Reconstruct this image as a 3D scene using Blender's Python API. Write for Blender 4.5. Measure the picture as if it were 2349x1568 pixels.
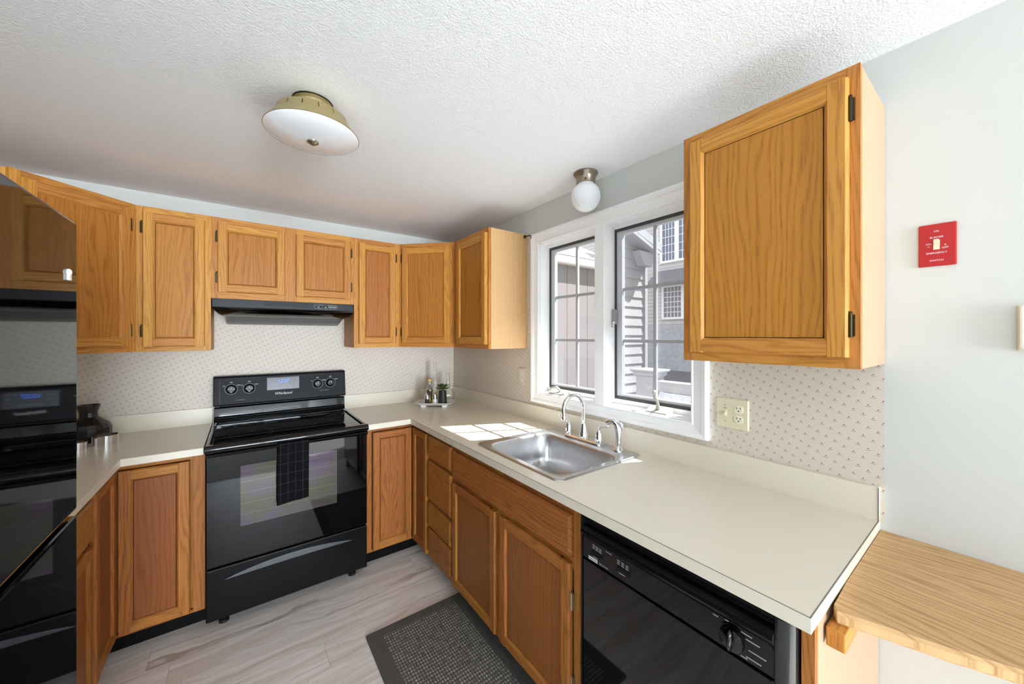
import bpy, bmesh, math, random
from mathutils import Vector, Matrix
random.seed(7)
S = bpy.context.scene
for o in list(bpy.data.objects): bpy.data.objects.remove(o)
PI = math.pi
R = math.radians

# ------------------------------------------------------------------ camera
cd = bpy.data.cameras.new('camera'); cam = bpy.data.objects.new('camera', cd); S.collection.objects.link(cam)
cam.location = (-1.5382, -2.9857, 1.4595)
cam.rotation_euler = (R(90), 0, R(-36.3471))
cd.sensor_width = 36; cd.lens = 36*838.85/2349; cd.shift_y = -14.44/2349; cd.clip_start = .02; cd.clip_end = 200
S.camera = cam
# ------------------------------------------------------------------ light and exposure
S.view_settings.view_transform = 'Standard'; S.view_settings.look = 'None'
S.view_settings.exposure = 0.28; S.view_settings.gamma = 1; S.view_settings.use_curve_mapping = False
S.cycles.max_bounces = 10; S.cycles.diffuse_bounces = 6; S.cycles.glossy_bounces = 5
S.cycles.transparent_max_bounces = 12; S.cycles.sample_clamp_indirect = 20.0
S.cycles.use_denoising = True
W = bpy.data.worlds.new('world'); S.world = W; W.use_nodes = True
bg = W.node_tree.nodes['Background']; bg.inputs[0].default_value = (.92, .96, 1, 1); bg.inputs[1].default_value = 1.5
sd = bpy.data.lights.new('sun', 'SUN'); sun = bpy.data.objects.new('sun', sd); S.collection.objects.link(sun)
sd.energy = 22.0; sd.angle = R(.55); sd.color = (.96, .985, 1)
sun.rotation_euler = Vector((-1, .45, -1.6)).to_track_quat('-Z', 'Y').to_euler()
def area(name, loc, direction, sx, sy, power, col=(1, 1, 1)):
    d = bpy.data.lights.new(name, 'AREA'); o = bpy.data.objects.new(name, d); S.collection.objects.link(o)
    d.shape = 'RECTANGLE'; d.size = sx; d.size_y = sy; d.energy = power; d.color = col
    o.location = loc; o.rotation_euler = Vector(direction).to_track_quat('-Z', 'Z').to_euler(); return o
area('fill_patio_door', (-1.15, -9.75, 1.1), (-.03, 1, .4), 1.9, 2.0, 560, (.83, .93, 1.04))  # added fill lamp outside the unseen glass door, tilted up for the ceiling
area('fill_side_window', (-5.75, -5.5, 1.4), (1, .25, .3), 2.0, 1.6, 25, (.83, .93, 1.04))  # added weak fill lamp outside an unseen side window

# ------------------------------------------------------------------ mesh helpers
ORI = {}
def tag(o, label, cat, group=None):
    o['label'] = label; o['category'] = cat
    if group: o['group'] = group
    return o
def thing(name, loc, label, cat, group=None):
    o = bpy.data.objects.new(name, None); S.collection.objects.link(o); o.location = loc
    o.empty_display_size = .1; ORI[o.name] = Vector(loc); return tag(o, label, cat, group)
def root_origin(o):
    while o.parent: o = o.parent
    return ORI.get(o.name, Vector((0, 0, 0)))
def frame_xf(x, y, deg, z=0): return Matrix.Translation((x, y, z)) @ Matrix.Rotation(R(deg), 4, 'Z')

class MB:
    def __init__(s, xf=None): s.v = []; s.f = []; s.uv = []; s.m = []; s.t = []; s.xf = xf
    def face(s, pts, uvs=None, m=0, tone=.5):
        n = len(s.v); s.v += [Vector(p) for p in pts]; s.f.append(list(range(n, n+len(pts))))
        s.uv.append(uvs or [(p[0], p[2]) for p in pts]); s.m.append(m); s.t.append(tone)
    def box(s, x0, x1, y0, y1, z0, z1, g='z', m=0, tone=None):
        if tone is None: tone = random.random()
        ou, ov = random.uniform(0, 60), random.uniform(0, 60); gi = 'xyz'.index(g)
        x0, x1 = min(x0, x1), max(x0, x1); y0, y1 = min(y0, y1), max(y0, y1); z0, z1 = min(z0, z1), max(z0, z1)
        c = [(x, y, z) for x in (x0, x1) for y in (y0, y1) for z in (z0, z1)]
        for q in ((0, 1, 3, 2), (4, 6, 7, 5), (0, 4, 5, 1), (2, 3, 7, 6), (0, 2, 6, 4), (1, 5, 7, 3)):
            P = [c[i] for i in q]
            const = [a for a in range(3) if len({p[a] for p in P}) == 1] or [0]
            oth = [a for a in range(3) if a != const[0]]
            va = gi if gi in oth else oth[1]; ua = [a for a in oth if a != va][0]
            s.face(P, [(p[ua]+ou+const[0]*.37, p[va]+ov) for p in P], m, tone)
        return s
    def prism(s, poly, ax, a, b, m=0, tone=None, caps=True):
        # poly in the two other axes, in order (x,y)->z ; (y,z)->x ; (x,z)->y
        if tone is None: tone = random.random()
        ou, ov = random.uniform(0, 60), random.uniform(0, 60)
        def P(p, t): return {'z': (p[0], p[1], t), 'x': (t, p[0], p[1]), 'y': (p[0], t, p[1])}[ax]
        n = len(poly); d = 0
        area2 = sum(poly[i][0]*poly[(i+1) % n][1]-poly[(i+1) % n][0]*poly[i][1] for i in range(n))
        flip = (area2 < 0) != (ax == 'y')
        for i in range(n):
            p, q = poly[i], poly[(i+1) % n]; l = math.dist(p, q)
            F = [P(p, a), P(q, a), P(q, b), P(p, b)]; U = [(d+ou, a+ov), (d+l+ou, a+ov), (d+l+ou, b+ov), (d+ou, b+ov)]
            if flip: F.reverse(); U.reverse()
            s.face(F, U, m, tone); d += l
        if caps:
            A = [P(p, a) for p in poly]; B = [P(p, b) for p in poly]
            if flip: B.reverse()
            else: A.reverse()
            s.face(A, [(p[0]+p[1], p[2]) for p in A], m, tone); s.face(B, [(p[0]+p[1], p[2]) for p in B], m, tone)
        return s
    def loft(s, loops, m=0, cap0=True, cap1=True, closed=True, tone=.5):
        n = len(loops[0]); base = len(s.v)
        for L in loops: s.v += [Vector(p) for p in L]
        k = n if closed else n-1
        for j in range(len(loops)-1):
            for i in range(k):
                i2 = (i+1) % n
                a, b, c, d = base+j*n+i, base+j*n+i2, base+(j+1)*n+i2, base+(j+1)*n+i
                s.f.append([a, b, c, d]); s.m.append(m); s.t.append(tone)
                s.uv.append([(i/n, j/len(loops)), ((i+1)/n, j/len(loops)), ((i+1)/n, (j+1)/len(loops)), (i/n, (j+1)/len(loops))])
        def cap(idx):
            s.f.append(idx); s.m.append(m); s.t.append(tone); s.uv.append([(s.v[i][0], s.v[i][1]) for i in idx])
        if cap0: cap([base+i for i in range(n)][::-1])
        if cap1: cap([base+(len(loops)-1)*n+i for i in range(n)])
        return s
    def lathe(s, prof, c=(0, 0, 0), seg=32, m=0, caps=True, rot=None):
        rot = rot or Matrix.Identity(3); c = Vector(c)
        loops = [[c + rot @ Vector((r*math.cos(2*PI*i/seg), r*math.sin(2*PI*i/seg), z)) for i in range(seg)] for r, z in prof]
        return s.loft(loops, m, caps, caps)
    def tube(s, path, r, seg=12, m=0):
        P = [Vector(p) for p in path]; n = len(P); rr = r if isinstance(r, (list, tuple)) else [r]*n
        T = [(P[min(i+1, n-1)]-P[max(i-1, 0)]).normalized() for i in range(n)]
        up = Vector((0, 0, 1)) if abs(T[0].z) < .9 else Vector((1, 0, 0))
        N = (up-T[0]*up.dot(T[0])).normalized(); loops = []
        for i in range(n):
            N = (N-T[i]*N.dot(T[i])).normalized(); B = T[i].cross(N)
            loops.append([P[i]+(N*math.cos(2*PI*k/seg)+B*math.sin(2*PI*k/seg))*rr[i] for k in range(seg)])
        return s.loft(loops, m)
    def cells(s, xs, ys, z0, z1, keep, m=0):
        K = lambda i, j: 0 <= i < len(xs)-1 and 0 <= j < len(ys)-1 and keep((xs[i]+xs[i+1])/2, (ys[j]+ys[j+1])/2)
        for i in range(len(xs)-1):
            for j in range(len(ys)-1):
                if not K(i, j): continue
                a, b, c, d = xs[i], xs[i+1], ys[j], ys[j+1]
                s.face([(a, c, z1), (b, c, z1), (b, d, z1), (a, d, z1)], None, m); s.face([(a, d, z0), (b, d, z0), (b, c, z0), (a, c, z0)], None, m)
                if not K(i-1, j): s.face([(a, d, z0), (a, c, z0), (a, c, z1), (a, d, z1)], None, m)
                if not K(i+1, j): s.face([(b, c, z0), (b, d, z0), (b, d, z1), (b, c, z1)], None, m)
                if not K(i, j-1): s.face([(a, c, z0), (b, c, z0), (b, c, z1), (a, c, z1)], None, m)
                if not K(i, j+1): s.face([(b, d, z0), (a, d, z0), (a, d, z1), (b, d, z1)], None, m)
        return s
    def build(s, name, mats, parent=None, bevel=0, smooth=False, seg=2, weld=True, at=None, angle=30):
        me = bpy.data.meshes.new(name); o = bpy.data.objects.new(name, me); S.collection.objects.link(o)
        org = root_origin(parent) if parent else Vector(at or (0, 0, 0))
        V = [(s.xf @ v if s.xf else v)-org for v in s.v]
        me.from_pydata(V, [], s.f)
        uvl = me.uv_layers.new(name='UVMap'); k = 0
        for F, U in zip(s.f, s.uv):
            for u in U: uvl.data[k].uv = u; k += 1
        at_ = me.attributes.new('tone', 'FLOAT', 'FACE')
        for i, t in enumerate(s.t): at_.data[i].value = t
        if not isinstance(mats, (list, tuple)): mats = [mats]
        for m_ in mats: me.materials.append(m_)
        for p, mi in zip(me.polygons, s.m): p.material_index = mi; p.use_smooth = smooth
        bm = bmesh.new(); bm.from_mesh(me)
        if weld: bmesh.ops.remove_doubles(bm, verts=bm.verts, dist=1e-5)
        bmesh.ops.recalc_face_normals(bm, faces=bm.faces)
        bm.to_mesh(me); bm.free()
        if smooth:
            try: me.set_sharp_from_angle(angle=R(angle))
            except Exception: pass
        if bevel:
            b = o.modifiers.new('bevel', 'BEVEL'); b.width = bevel; b.segments = seg; b.limit_method = 'ANGLE'; b.angle_limit = R(40)
        if parent: o.parent = parent
        else: o.location = org
        return o
def struct(o): o['kind'] = 'structure'; return o
def lettering(txt, parent, loc, size, mat, face='-y', align='CENTER', name='lettering', shear=0, space=1.0):
    cu = bpy.data.curves.new('txt', 'FONT'); cu.body = txt; cu.size = size; cu.align_x = align; cu.align_y = 'CENTER'
    cu.extrude = .0002; cu.shear = shear; cu.space_line = space
    t = bpy.data.objects.new('txt', cu); S.collection.objects.link(t)
    dg = bpy.context.evaluated_depsgraph_get(); dg.update()
    me = bpy.data.meshes.new_from_object(t.evaluated_get(dg)); bpy.data.objects.remove(t); bpy.data.curves.remove(cu)
    rot = Matrix.Rotation(R(90), 4, 'X')
    if face == '-x': rot = Matrix.Rotation(R(-90), 4, 'Z') @ rot
    me.transform(Matrix.Translation(Vector(loc)-root_origin(parent)) @ rot); me.materials.clear(); me.materials.append(mat)
    o = bpy.data.objects.new(name, me); S.collection.objects.link(o); o.parent = parent; return o
def rrect(x0, x1, y0, y1, r, z, k=6):
    pts = []
    for cx, cy, a0 in ((x1-r, y1-r, 0), (x0+r, y1-r, 90), (x0+r, y0+r, 180), (x1-r, y0+r, 270)):
        for i in range(k+1):
            a = R(a0+90*i/k); pts.append((cx+r*math.cos(a), cy+r*math.sin(a), z))
    return pts
# ------------------------------------------------------------------ materials
def lin(c): return tuple((x/12.92 if x <= .04045 else ((x+.055)/1.055)**2.4) for x in [v/255 for v in c])+(1,)
class NT:
    def __init__(s, name):
        s.mat = bpy.data.materials.new(name); s.mat.use_nodes = True; s.t = s.mat.node_tree; s.N = s.t.nodes; s.b = s.N['Principled BSDF']; s.out = s.N['Material Output']
    def n(s, typ, **kw):
        x = s.N.new(typ)
        for k, v in kw.items(): setattr(x, k, v)
        return x
    def ln(s, a, b): s.t.links.new(a, b)
    def m(s, op, a, b=None, c=None):
        x = s.n('ShaderNodeMath', operation=op)
        for i, v in enumerate((a, b, c)):
            if v is None: continue
            if isinstance(v, (int, float)): x.inputs[i].default_value = v
            else: s.ln(v, x.inputs[i])
        return x.outputs[0]
    def comb(s, x, y, z=0):
        c = s.n('ShaderNodeCombineXYZ')
        for i, v in enumerate((x, y, z)):
            if isinstance(v, (int, float)): c.inputs[i].default_value = v
            else: s.ln(v, c.inputs[i])
        return c.outputs[0]
    def sep(s, v): x = s.n('ShaderNodeSeparateXYZ'); s.ln(v, x.inputs[0]); return x.outputs
    def noise(s, vec, scale, detail=3, rough=.55):
        x = s.n('ShaderNodeTexNoise'); s.ln(vec, x.inputs['Vector']); x.inputs['Scale'].default_value = scale; x.inputs['Detail'].default_value = detail; x.inputs['Roughness'].default_value = rough; return x.outputs['Fac']
    def white(s, vec): x = s.n('ShaderNodeTexWhiteNoise'); s.ln(vec, x.inputs['Vector']); return x.outputs['Value']
    def mix(s, f, a, b):
        x = s.n('ShaderNodeMix', data_type='RGBA')
        for sock, v in ((x.inputs[0], f), (x.inputs[6], a), (x.inputs[7], b)):
            if isinstance(v, (int, float, tuple)): sock.default_value = v
            else: s.ln(v, sock)
        return x.outputs[2]
    def ramp(s, f, lo, hi):
        x = s.n('ShaderNodeMapRange', clamp=True); s.ln(f, x.inputs[0]); x.inputs[1].default_value = lo; x.inputs[2].default_value = hi; return x.outputs[0]
    def coord(s, which='Object'): return s.n('ShaderNodeTexCoord').outputs[which]
    def geo(s): return s.n('ShaderNodeNewGeometry').outputs['Position']
    def bump(s, h, strength=.3, dist=.002):
        x = s.n('ShaderNodeBump'); x.inputs['Strength'].default_value = strength; x.inputs['Distance'].default_value = dist; s.ln(h, x.inputs['Height']); s.ln(x.outputs[0], s.b.inputs['Normal'])
    def set(s, col=None, rough=None, metal=None, spec=None, coat=None):
        b = s.b
        if col is not None:
            if isinstance(col, tuple): b.inputs['Base Color'].default_value = col
            else: s.ln(col, b.inputs['Base Color'])
        if rough is not None:
            if isinstance(rough, (int, float)): b.inputs['Roughness'].default_value = rough
            else: s.ln(rough, b.inputs['Roughness'])
        if metal is not None: b.inputs['Metallic'].default_value = metal
        if spec is not None: b.inputs['Specular IOR Level'].default_value = spec
        if coat is not None: b.inputs['Coat Weight'].default_value = coat; b.inputs['Coat Roughness'].default_value = .05
        return s
def plain(name, col, rough=.5, metal=0, var=.06, scale=30, spec=None, coat=None):
    t = NT(name); c = lin(col); n = t.noise(t.coord(), scale, 3)
    k = tuple(max(0, x*(1-var)) for x in c[:3])+(1,)
    t.set(t.mix(n, k, tuple(min(1, x*(1+var)) for x in c[:3])+(1,)), rough, metal, spec, coat); return t.mat
def oak(name, light, dark, line=.55, rough=.45, cath=1.0, tonevar=.2):
    t = NT(name); uv = t.coord('UV'); x, y, _ = t.sep(uv)
    warp = t.noise(t.comb(t.m('MULTIPLY', x, 9), t.m('MULTIPLY', y, 1.3)), 1, 2)
    rings = t.m('SINE', t.m('ADD', t.m('MULTIPLY', x, 360), t.m('MULTIPLY', warp, 64*cath)))
    rings = t.ramp(rings, -.2, 1)
    pores = t.noise(t.comb(t.m('MULTIPLY', x, 420), t.m('MULTIPLY', y, 14)), 1, 3, .6)
    streak = t.noise(t.comb(t.m('MULTIPLY', x, 55), t.m('MULTIPLY', y, .6)), 1, 3)
    f = t.m('ADD', t.m('MULTIPLY', t.m('MULTIPLY', rings, t.ramp(pores, .35, .62)), line*1.25), t.m('MULTIPLY', t.ramp(streak, .3, .75), .32))
    col = t.mix(t.ramp(f, 0, 1), lin(light), lin(dark))
    a = t.n('ShaderNodeAttribute', attribute_name='tone').outputs['Fac']
    hsv = t.n('ShaderNodeHueSaturation'); t.ln(col, hsv.inputs['Color'])
    t.ln(t.m('ADD', t.m('MULTIPLY', a, tonevar), 1-tonevar/2), hsv.inputs['Value'])
    t.ln(t.m('ADD', t.m('MULTIPLY', a, .014), .493), hsv.inputs['Hue'])
    t.set(hsv.outputs[0], rough, spec=.22); t.bump(pores, .12, .001); return t.mat
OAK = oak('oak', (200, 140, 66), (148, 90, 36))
OAKP = oak('oak_panel', (180, 118, 50), (134, 78, 28), line=.5, cath=.75)
OAKB = oak('oak_base', (170, 108, 50), (114, 65, 27))  # base oak and its panels: redder, also darkened for the shade low down
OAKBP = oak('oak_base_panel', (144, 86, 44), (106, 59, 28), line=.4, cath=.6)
BIRCH = oak('pale_veneer', (216, 178, 126), (196, 152, 98), line=.25, cath=.5, tonevar=.05)
PEACH = oak('peach_veneer', (186, 156, 126), (172, 139, 107), line=.2, cath=.3, tonevar=.04)
WOODTOP = oak('light_oak_top', (204, 166, 118), (158, 116, 72), line=.7)
WHITE = plain('white_paint', (247, 247, 247), .35, var=.015)
IVORY = plain('ivory_plastic', (222, 214, 184), .4, var=.02)
LAMIN = plain('cream_laminate', (222, 214, 196), .28, var=.015, scale=200)
LAMED = plain('cream_laminate_edge', (220, 212, 194), .4, var=.01)
SEAM = plain('dark_seam', (128, 122, 110), .6)
BLKG = plain('black_gloss', (4, 4, 5), .035, var=.1, spec=.42)
BLKM = plain('black_satin', (11, 11, 12), .3, var=.1, spec=.18)
BLKD = plain('black_matte', (12, 12, 12), .6, var=.1)
PANELG = plain('dark_grey_enamel', (20, 20, 22), .42, var=.05, spec=.12)
CHROME = plain('chrome', (235, 235, 238), .06, 1, var=.01)
BRUSHED = plain('brushed_nickel', (176, 168, 152), .32, 1, var=.04)
BRONZE = plain('antique_bronze', (74, 64, 44), .38, 1, var=.2, scale=120)
BRASS = plain('aged_brass', (190, 174, 128), .36, .85, var=.06)
OPAL = plain('opal_glass', (238, 240, 243), .12, var=.01, coat=.3)
KICK = plain('black_kick', (10, 9, 9), .6, spec=.1)
RED = plain('red_plate', (176, 26, 28), .35, var=.03)
TXTW = plain('white_print', (225, 225, 225), .6, var=0)
TXTG = plain('grey_print', (150, 150, 152), .6, var=0)
TXTD = plain('dark_print', (50, 48, 44), .6, var=0)
GASK = plain('dark_gasket', (62, 60, 58), .6)
ALMOND = plain('almond_metal', (172, 170, 154), .35, var=.02)
def steel():
    t = NT('stainless_steel'); x, y, z = t.sep(t.coord())
    n = t.noise(t.comb(t.m('MULTIPLY', x, 700), t.m('MULTIPLY', y, 20), t.m('MULTIPLY', z, 20)), 1, 2)
    t.set(t.mix(n, lin((186, 186, 187)), lin((198, 198, 199))), t.m('ADD', t.m('MULTIPLY', n, .03), .27), 1); return t.mat
STEEL = steel()
def pane(name, tint=(1, 1, 1), haze=0.0):
    t = NT(name); tr = t.n('ShaderNodeBsdfTransparent'); tr.inputs[0].default_value = (*tint, 1)
    gl = t.n('ShaderNodeBsdfGlossy'); gl.inputs['Roughness'].default_value = .02
    fr = t.n('ShaderNodeLayerWeight'); fr.inputs[0].default_value = .5
    fac = t.m('ADD', t.m('MULTIPLY', t.m('POWER', fr.outputs['Facing'], 4), .6), .03)
    mx = t.n('ShaderNodeMixShader'); t.ln(fac, mx.inputs[0]); t.ln(tr.outputs[0], mx.inputs[1]); t.ln(gl.outputs[0], mx.inputs[2])
    last = mx.outputs[0]
    if haze:
        df = t.n('ShaderNodeBsdfDiffuse'); df.inputs[0].default_value = (.55, .57, .62, 1)
        m2 = t.n('ShaderNodeMixShader'); m2.inputs[0].default_value = haze; t.ln(last, m2.inputs[1]); t.ln(df.outputs[0], m2.inputs[2]); last = m2.outputs[0]
    t.ln(last, t.out.inputs[0]); return t.mat
PANE = pane('window_glass'); SCREEN = pane('insect_screen', (.95, .95, .96), .06)
def clear(name, col=(1, 1, 1, 1), ior=1.45, rough=0):
    t = NT(name); t.set(col, rough); t.b.inputs['Transmission Weight'].default_value = 1; t.b.inputs['IOR'].default_value = ior; return t.mat
BOTTLE = clear('clear_glass'); OIL = clear('olive_oil', lin((214, 176, 40)), 1.3)
def papered():
    t = NT('wall_finish'); x, y, z = t.sep(t.geo()); u = t.m('ADD', x, y)
    C, D, P = .0111, .039, .0665
    col = t.m('ROUND', t.m('DIVIDE', u, C)); du = t.m('SUBTRACT', u, t.m('MULTIPLY', col, C))
    v = t.m('SUBTRACT', z, t.m('MULTIPLY', col, D)); dv = t.m('SUBTRACT', v, t.m('MULTIPLY', t.m('ROUND', t.m('DIVIDE', v, P)), P))
    # local offsets du (+-5.5 mm), dv (+-33 mm)
    def blob(cx, cz, rx, rz):
        a = t.m('DIVIDE', t.m('SUBTRACT', du, cx), rx); b = t.m('DIVIDE', t.m('SUBTRACT', dv, cz), rz)
        return t.m('LESS_THAN', t.m('ADD', t.m('MULTIPLY', a, a), t.m('MULTIPLY', b, b)), 1)
    red = blob(0, .0022, .0017, .0017)
    leaf = t.m('MAXIMUM', t.m('MAXIMUM', blob(-.0036, -.0022, .0021, .0010), blob(.0036, -.0022, .0021, .0010)), blob(0, -.0035, .0009, .0012))
    tone = t.noise(t.geo(), 2.5, 2)
    base = t.mix(tone, lin((208, 198, 184)), lin((214, 205, 191)))
    c1 = t.mix(leaf, base, lin((128, 134, 136))); c1 = t.mix(red, c1, lin((150, 44, 50)))
    paint = t.mix(tone, lin((203, 204, 199)), lin((209, 210, 205)))
    inside = t.m('MULTIPLY', t.m('MULTIPLY', t.m('LESS_THAN', z, 2.118), t.m('GREATER_THAN', z, .9)), t.m('GREATER_THAN', y, -2.7655))
    t.set(t.mix(inside, paint, c1), .62); t.bump(t.noise(t.geo(), 180, 2), .08, .001); return t.mat
PAPER = papered()
def painted():
    t = NT('wall_paint'); t.set(t.mix(t.noise(t.geo(), 2, 2), lin((203, 204, 199)), lin((209, 210, 205))), .6); t.bump(t.noise(t.geo(), 160, 2), .06, .001); return t.mat
PAINT = painted()
def popcorn():
    t = NT('textured_ceiling'); p = t.geo(); n = t.noise(p, 150, 3, .6); n2 = t.noise(p, 380, 2)
    t.set(t.mix(n, lin((238, 239, 240)), lin((250, 251, 252))), .8); t.bump(t.m('ADD', t.ramp(n, .42, .7), t.m('MULTIPLY', n2, .8)), .45, .0026); return t.mat
CEIL = popcorn()
def planks():
    t = NT('plank_floor'); x, y, z = t.sep(t.geo()); w, L = .152, 1.22
    row = t.m('FLOOR', t.m('DIVIDE', y, w)); rr = t.white(t.comb(row, 3.1, 0))
    xx = t.m('ADD', x, t.m('MULTIPLY', rr, L)); ci = t.m('FLOOR', t.m('DIVIDE', xx, L)); pid = t.white(t.comb(row, ci, 1))
    fx = t.m('SUBTRACT', xx, t.m('MULTIPLY', ci, L)); fy = t.m('SUBTRACT', y, t.m('MULTIPLY', row, w))
    off = t.m('MULTIPLY', pid, 37)
    warp = t.noise(t.comb(t.m('MULTIPLY', x, 1.6), t.m('ADD', t.m('MULTIPLY', y, 5), off), off), 1, 3)
    g = t.noise(t.comb(t.m('MULTIPLY', x, 1.3), t.m('ADD', t.m('MULTIPLY', y, 34), t.m('MULTIPLY', warp, 7)), off), 1, 5, .6)
    fine = t.noise(t.comb(t.m('MULTIPLY', x, 9), t.m('MULTIPLY', y, 190), off), 1, 3)
    f = t.m('ADD', t.m('MULTIPLY', t.ramp(g, .38, .64), .8), t.m('MULTIPLY', fine, .25))
    c = t.mix(f, lin((252, 246, 240)), lin((212, 198, 186)))
    dark = t.ramp(t.noise(t.comb(t.m('MULTIPLY', x, .9), t.m('ADD', t.m('MULTIPLY', y, 19), t.m('MULTIPLY', warp, 5)), t.m('ADD', off, 9)), 1, 4), .63, .72)
    c = t.mix(t.m('MULTIPLY', dark, .75), c, lin((150, 130, 114)))
    c = t.mix(t.m('MULTIPLY', pid, .22), c, lin((228, 218, 210)))
    seam = t.m('MAXIMUM', t.m('LESS_THAN', fy, .0012), t.m('LESS_THAN', fx, .0015))
    c = t.mix(t.m('MULTIPLY', seam, .5), c, lin((90, 78, 68)))
    t.set(c, .36, spec=.4); t.bump(fine, .06, .001); return t.mat
PLANK = planks()
def rugmat():
    t = NT('woven_rug'); x, y, z = t.sep(t.coord())   # object space, origin at the rug's centre
    bx = t.m('LESS_THAN', t.m('ABSOLUTE', x), .195); by = t.m('LESS_THAN', t.m('ABSOLUTE', y), .385); ins = t.m('MULTIPLY', bx, by)
    nz = t.noise(t.coord(), 130, 2)
    sx = t.m('SINE', t.m('ADD', t.m('MULTIPLY', x, 2*PI/.0125), t.m('MULTIPLY', nz, 1.6)))
    sy = t.m('SINE', t.m('ADD', t.m('MULTIPLY', y, 2*PI/.0175), t.m('MULTIPLY', nz, 2.2)))
    fl = t.m('MULTIPLY', t.ramp(t.m('ADD', sx, sy), .0, .6), t.ramp(t.noise(t.coord(), 60, 2), .3, .55))
    fl = t.m('MULTIPLY', fl, ins)
    base = t.mix(t.noise(t.coord(), 300, 2), lin((74, 72, 70)), lin((120, 116, 112)))
    rib = t.m('SINE', t.m('MULTIPLY', x, 2*PI/.006))
    t.set(t.mix(fl, base, lin((176, 172, 160))), .95, spec=.1); t.bump(t.m('ADD', fl, t.m('MULTIPLY', rib, .3)), .8, .004); return t.mat
RUG = rugmat()
def towelmat():
    t = NT('checked_towel'); x, y, z = t.sep(t.geo())
    fx = t.m('FRACT', t.m('DIVIDE', x, .0345)); fz = t.m('FRACT', t.m('DIVIDE', z, .052))
    l = t.m('MAXIMUM', t.m('LESS_THAN', fx, .07), t.m('LESS_THAN', fz, .05))
    t.set(t.mix(l, lin((15, 15, 17)), lin((44, 45, 50))), .95, spec=.1); t.bump(t.noise(t.geo(), 700, 2), .5, .001); return t.mat
TOWEL = towelmat()
def ovenglass():
    t = NT('oven_window_glass'); x, y, z = t.sep(t.geo())
    n = t.noise(t.geo(), 5.5, 2); c = t.mix(t.ramp(n, .4, .62), lin((76, 76, 58)), lin((84, 72, 88)))
    rack = t.m('LESS_THAN', t.m('FRACT', t.m('DIVIDE', z, .055)), .07)
    t.set(t.mix(t.m('MULTIPLY', rack, .35), c, lin((110, 110, 96))), .05, .3); return t.mat
OVENW = ovenglass()
def glow(name, col, s):
    t = NT(name); t.set((0, 0, 0, 1)); t.b.inputs['Emission Color'].default_value = col; t.b.inputs['Emission Strength'].default_value = s; return t.mat
CLOCK = glow('clock_digits', lin((70, 120, 255)), 2.5)
def siding(name, c0, vertical=False, period=.15, groove=.05):
    t = NT(name); x, y, z = t.sep(t.geo()); k = t.m('ADD', x, t.m('MULTIPLY', y, .0)) if vertical else z
    f = t.m('FRACT', t.m('DIVIDE', k, period)); g = t.m('LESS_THAN', f, groove)
    n = t.noise(t.comb(t.m('MULTIPLY', x, 30 if vertical else 3), t.m('MULTIPLY', y, 3), t.m('MULTIPLY', z, 2 if vertical else 40)), 1, 3)
    a = lin(c0); b = tuple(v*.86 for v in a[:3])+(1,)
    t.set(t.mix(g, t.mix(n, b, a), tuple(v*.42 for v in a[:3])+(1,)), .8); return t.mat

# ------------------------------------------------------------------ room shell
ZC = 2.298; XL = -2.62; YF = -9.5; XD = -5.6; YD = -2.62
b = MB(); b.cells([XD-.1, XL-.1, .12], [-3.08, YD+.1, .1], -.05, 0, lambda x, y: y < YD+.1 or x > XL-.1); struct(b.build('floor', PLANK))
CARPET = plain('beige_carpet', (216, 215, 212), .95, var=.12, scale=400)
b = MB(); b.box(XD-.1, 0.12, YF-.1, -3.08, -.05, .004); struct(b.build('floor_dining', CARPET))
b = MB(); b.cells([XD-.1, XL-.1, .12], [YF-.1, YD+.1, .1], ZC, ZC+.06, lambda x, y: y < YD+.1 or x > XL-.1); struct(b.build('ceiling', CEIL))
b = MB(); b.box(XL-.1, .12, 0, .1, 0, ZC); struct(b.build('wall_back', PAPER))
b = MB(); b.box(XL-.1, XL, YD, 0, 0, ZC); b.box(XD-.1, XL-.1, YD, YD+.1, 0, ZC)
for y0, y1, z0, z1 in ((YF, -6.55, 0, ZC), (-4.45, YD, 0, ZC), (-6.55, -4.45, 0, .55), (-6.55, -4.45, 2.15, ZC)): b.box(XD-.1, XD, y0, y1, z0, z1)
struct(b.build('wall_left', PAINT, weld=False))
WY0, WY1, WZ0, WZ1 = -2.189, -1.197, 1.092, 2.048    # kitchen window opening
DY0, DY1 = -5.3, -3.70                              # side glass door
b = MB()
for y0, y1, z0, z1 in ((WY1, 0, 0, ZC), (WY0, WY1, 0, WZ0), (WY0, WY1, WZ1, ZC), (DY1, WY0, 0, ZC), (DY0, DY1, 2.05, ZC), (YF, DY0, 0, ZC)):
    b.box(0, .12, y0, y1, z0, z1)
struct(b.build('wall_right', PAPER, weld=False))
b = MB(); DX0, DX1 = -2.15, -.15
for x0, x1, z0, z1 in ((XD, DX0, 0, ZC), (DX1, 0, 0, ZC), (DX0, DX1, 2.1, ZC)): b.box(x0, x1, YF-.1, YF, z0, z1)
struct(b.build('wall_front', PAINT, weld=False))
# glass doors of the dining area (out of the frame, seen in reflections, placed for the light they let in)
def glass_door(n, xf, w, h):
    d = MB(xf)
    for x0, x1, z0, z1 in ((0, w, 0, .09), (0, w, h-.07, h), (0, .07, .09, h-.07), (w-.07, w, .09, h-.07), (w/2-.05, w/2+.05, .09, h-.07)): d.box(x0, x1, .02, .07, z0, z1)
    o = struct(d.build(n, WHITE)); g = MB(xf); g.box(.07, w-.07, .042, .048, .09, h-.07); g.build('glass_pane', PANE, o); return o
glass_door('door_1', frame_xf(DX1, YF-.01, 180), DX1-DX0, 2.1)
glass_door('window_2', frame_xf(XD-.01, -6.55, 90, .55), 2.1, 1.6)
glass_door('door_2', frame_xf(.01, DY1, -90), DY1-DY0, 2.05)

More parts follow.
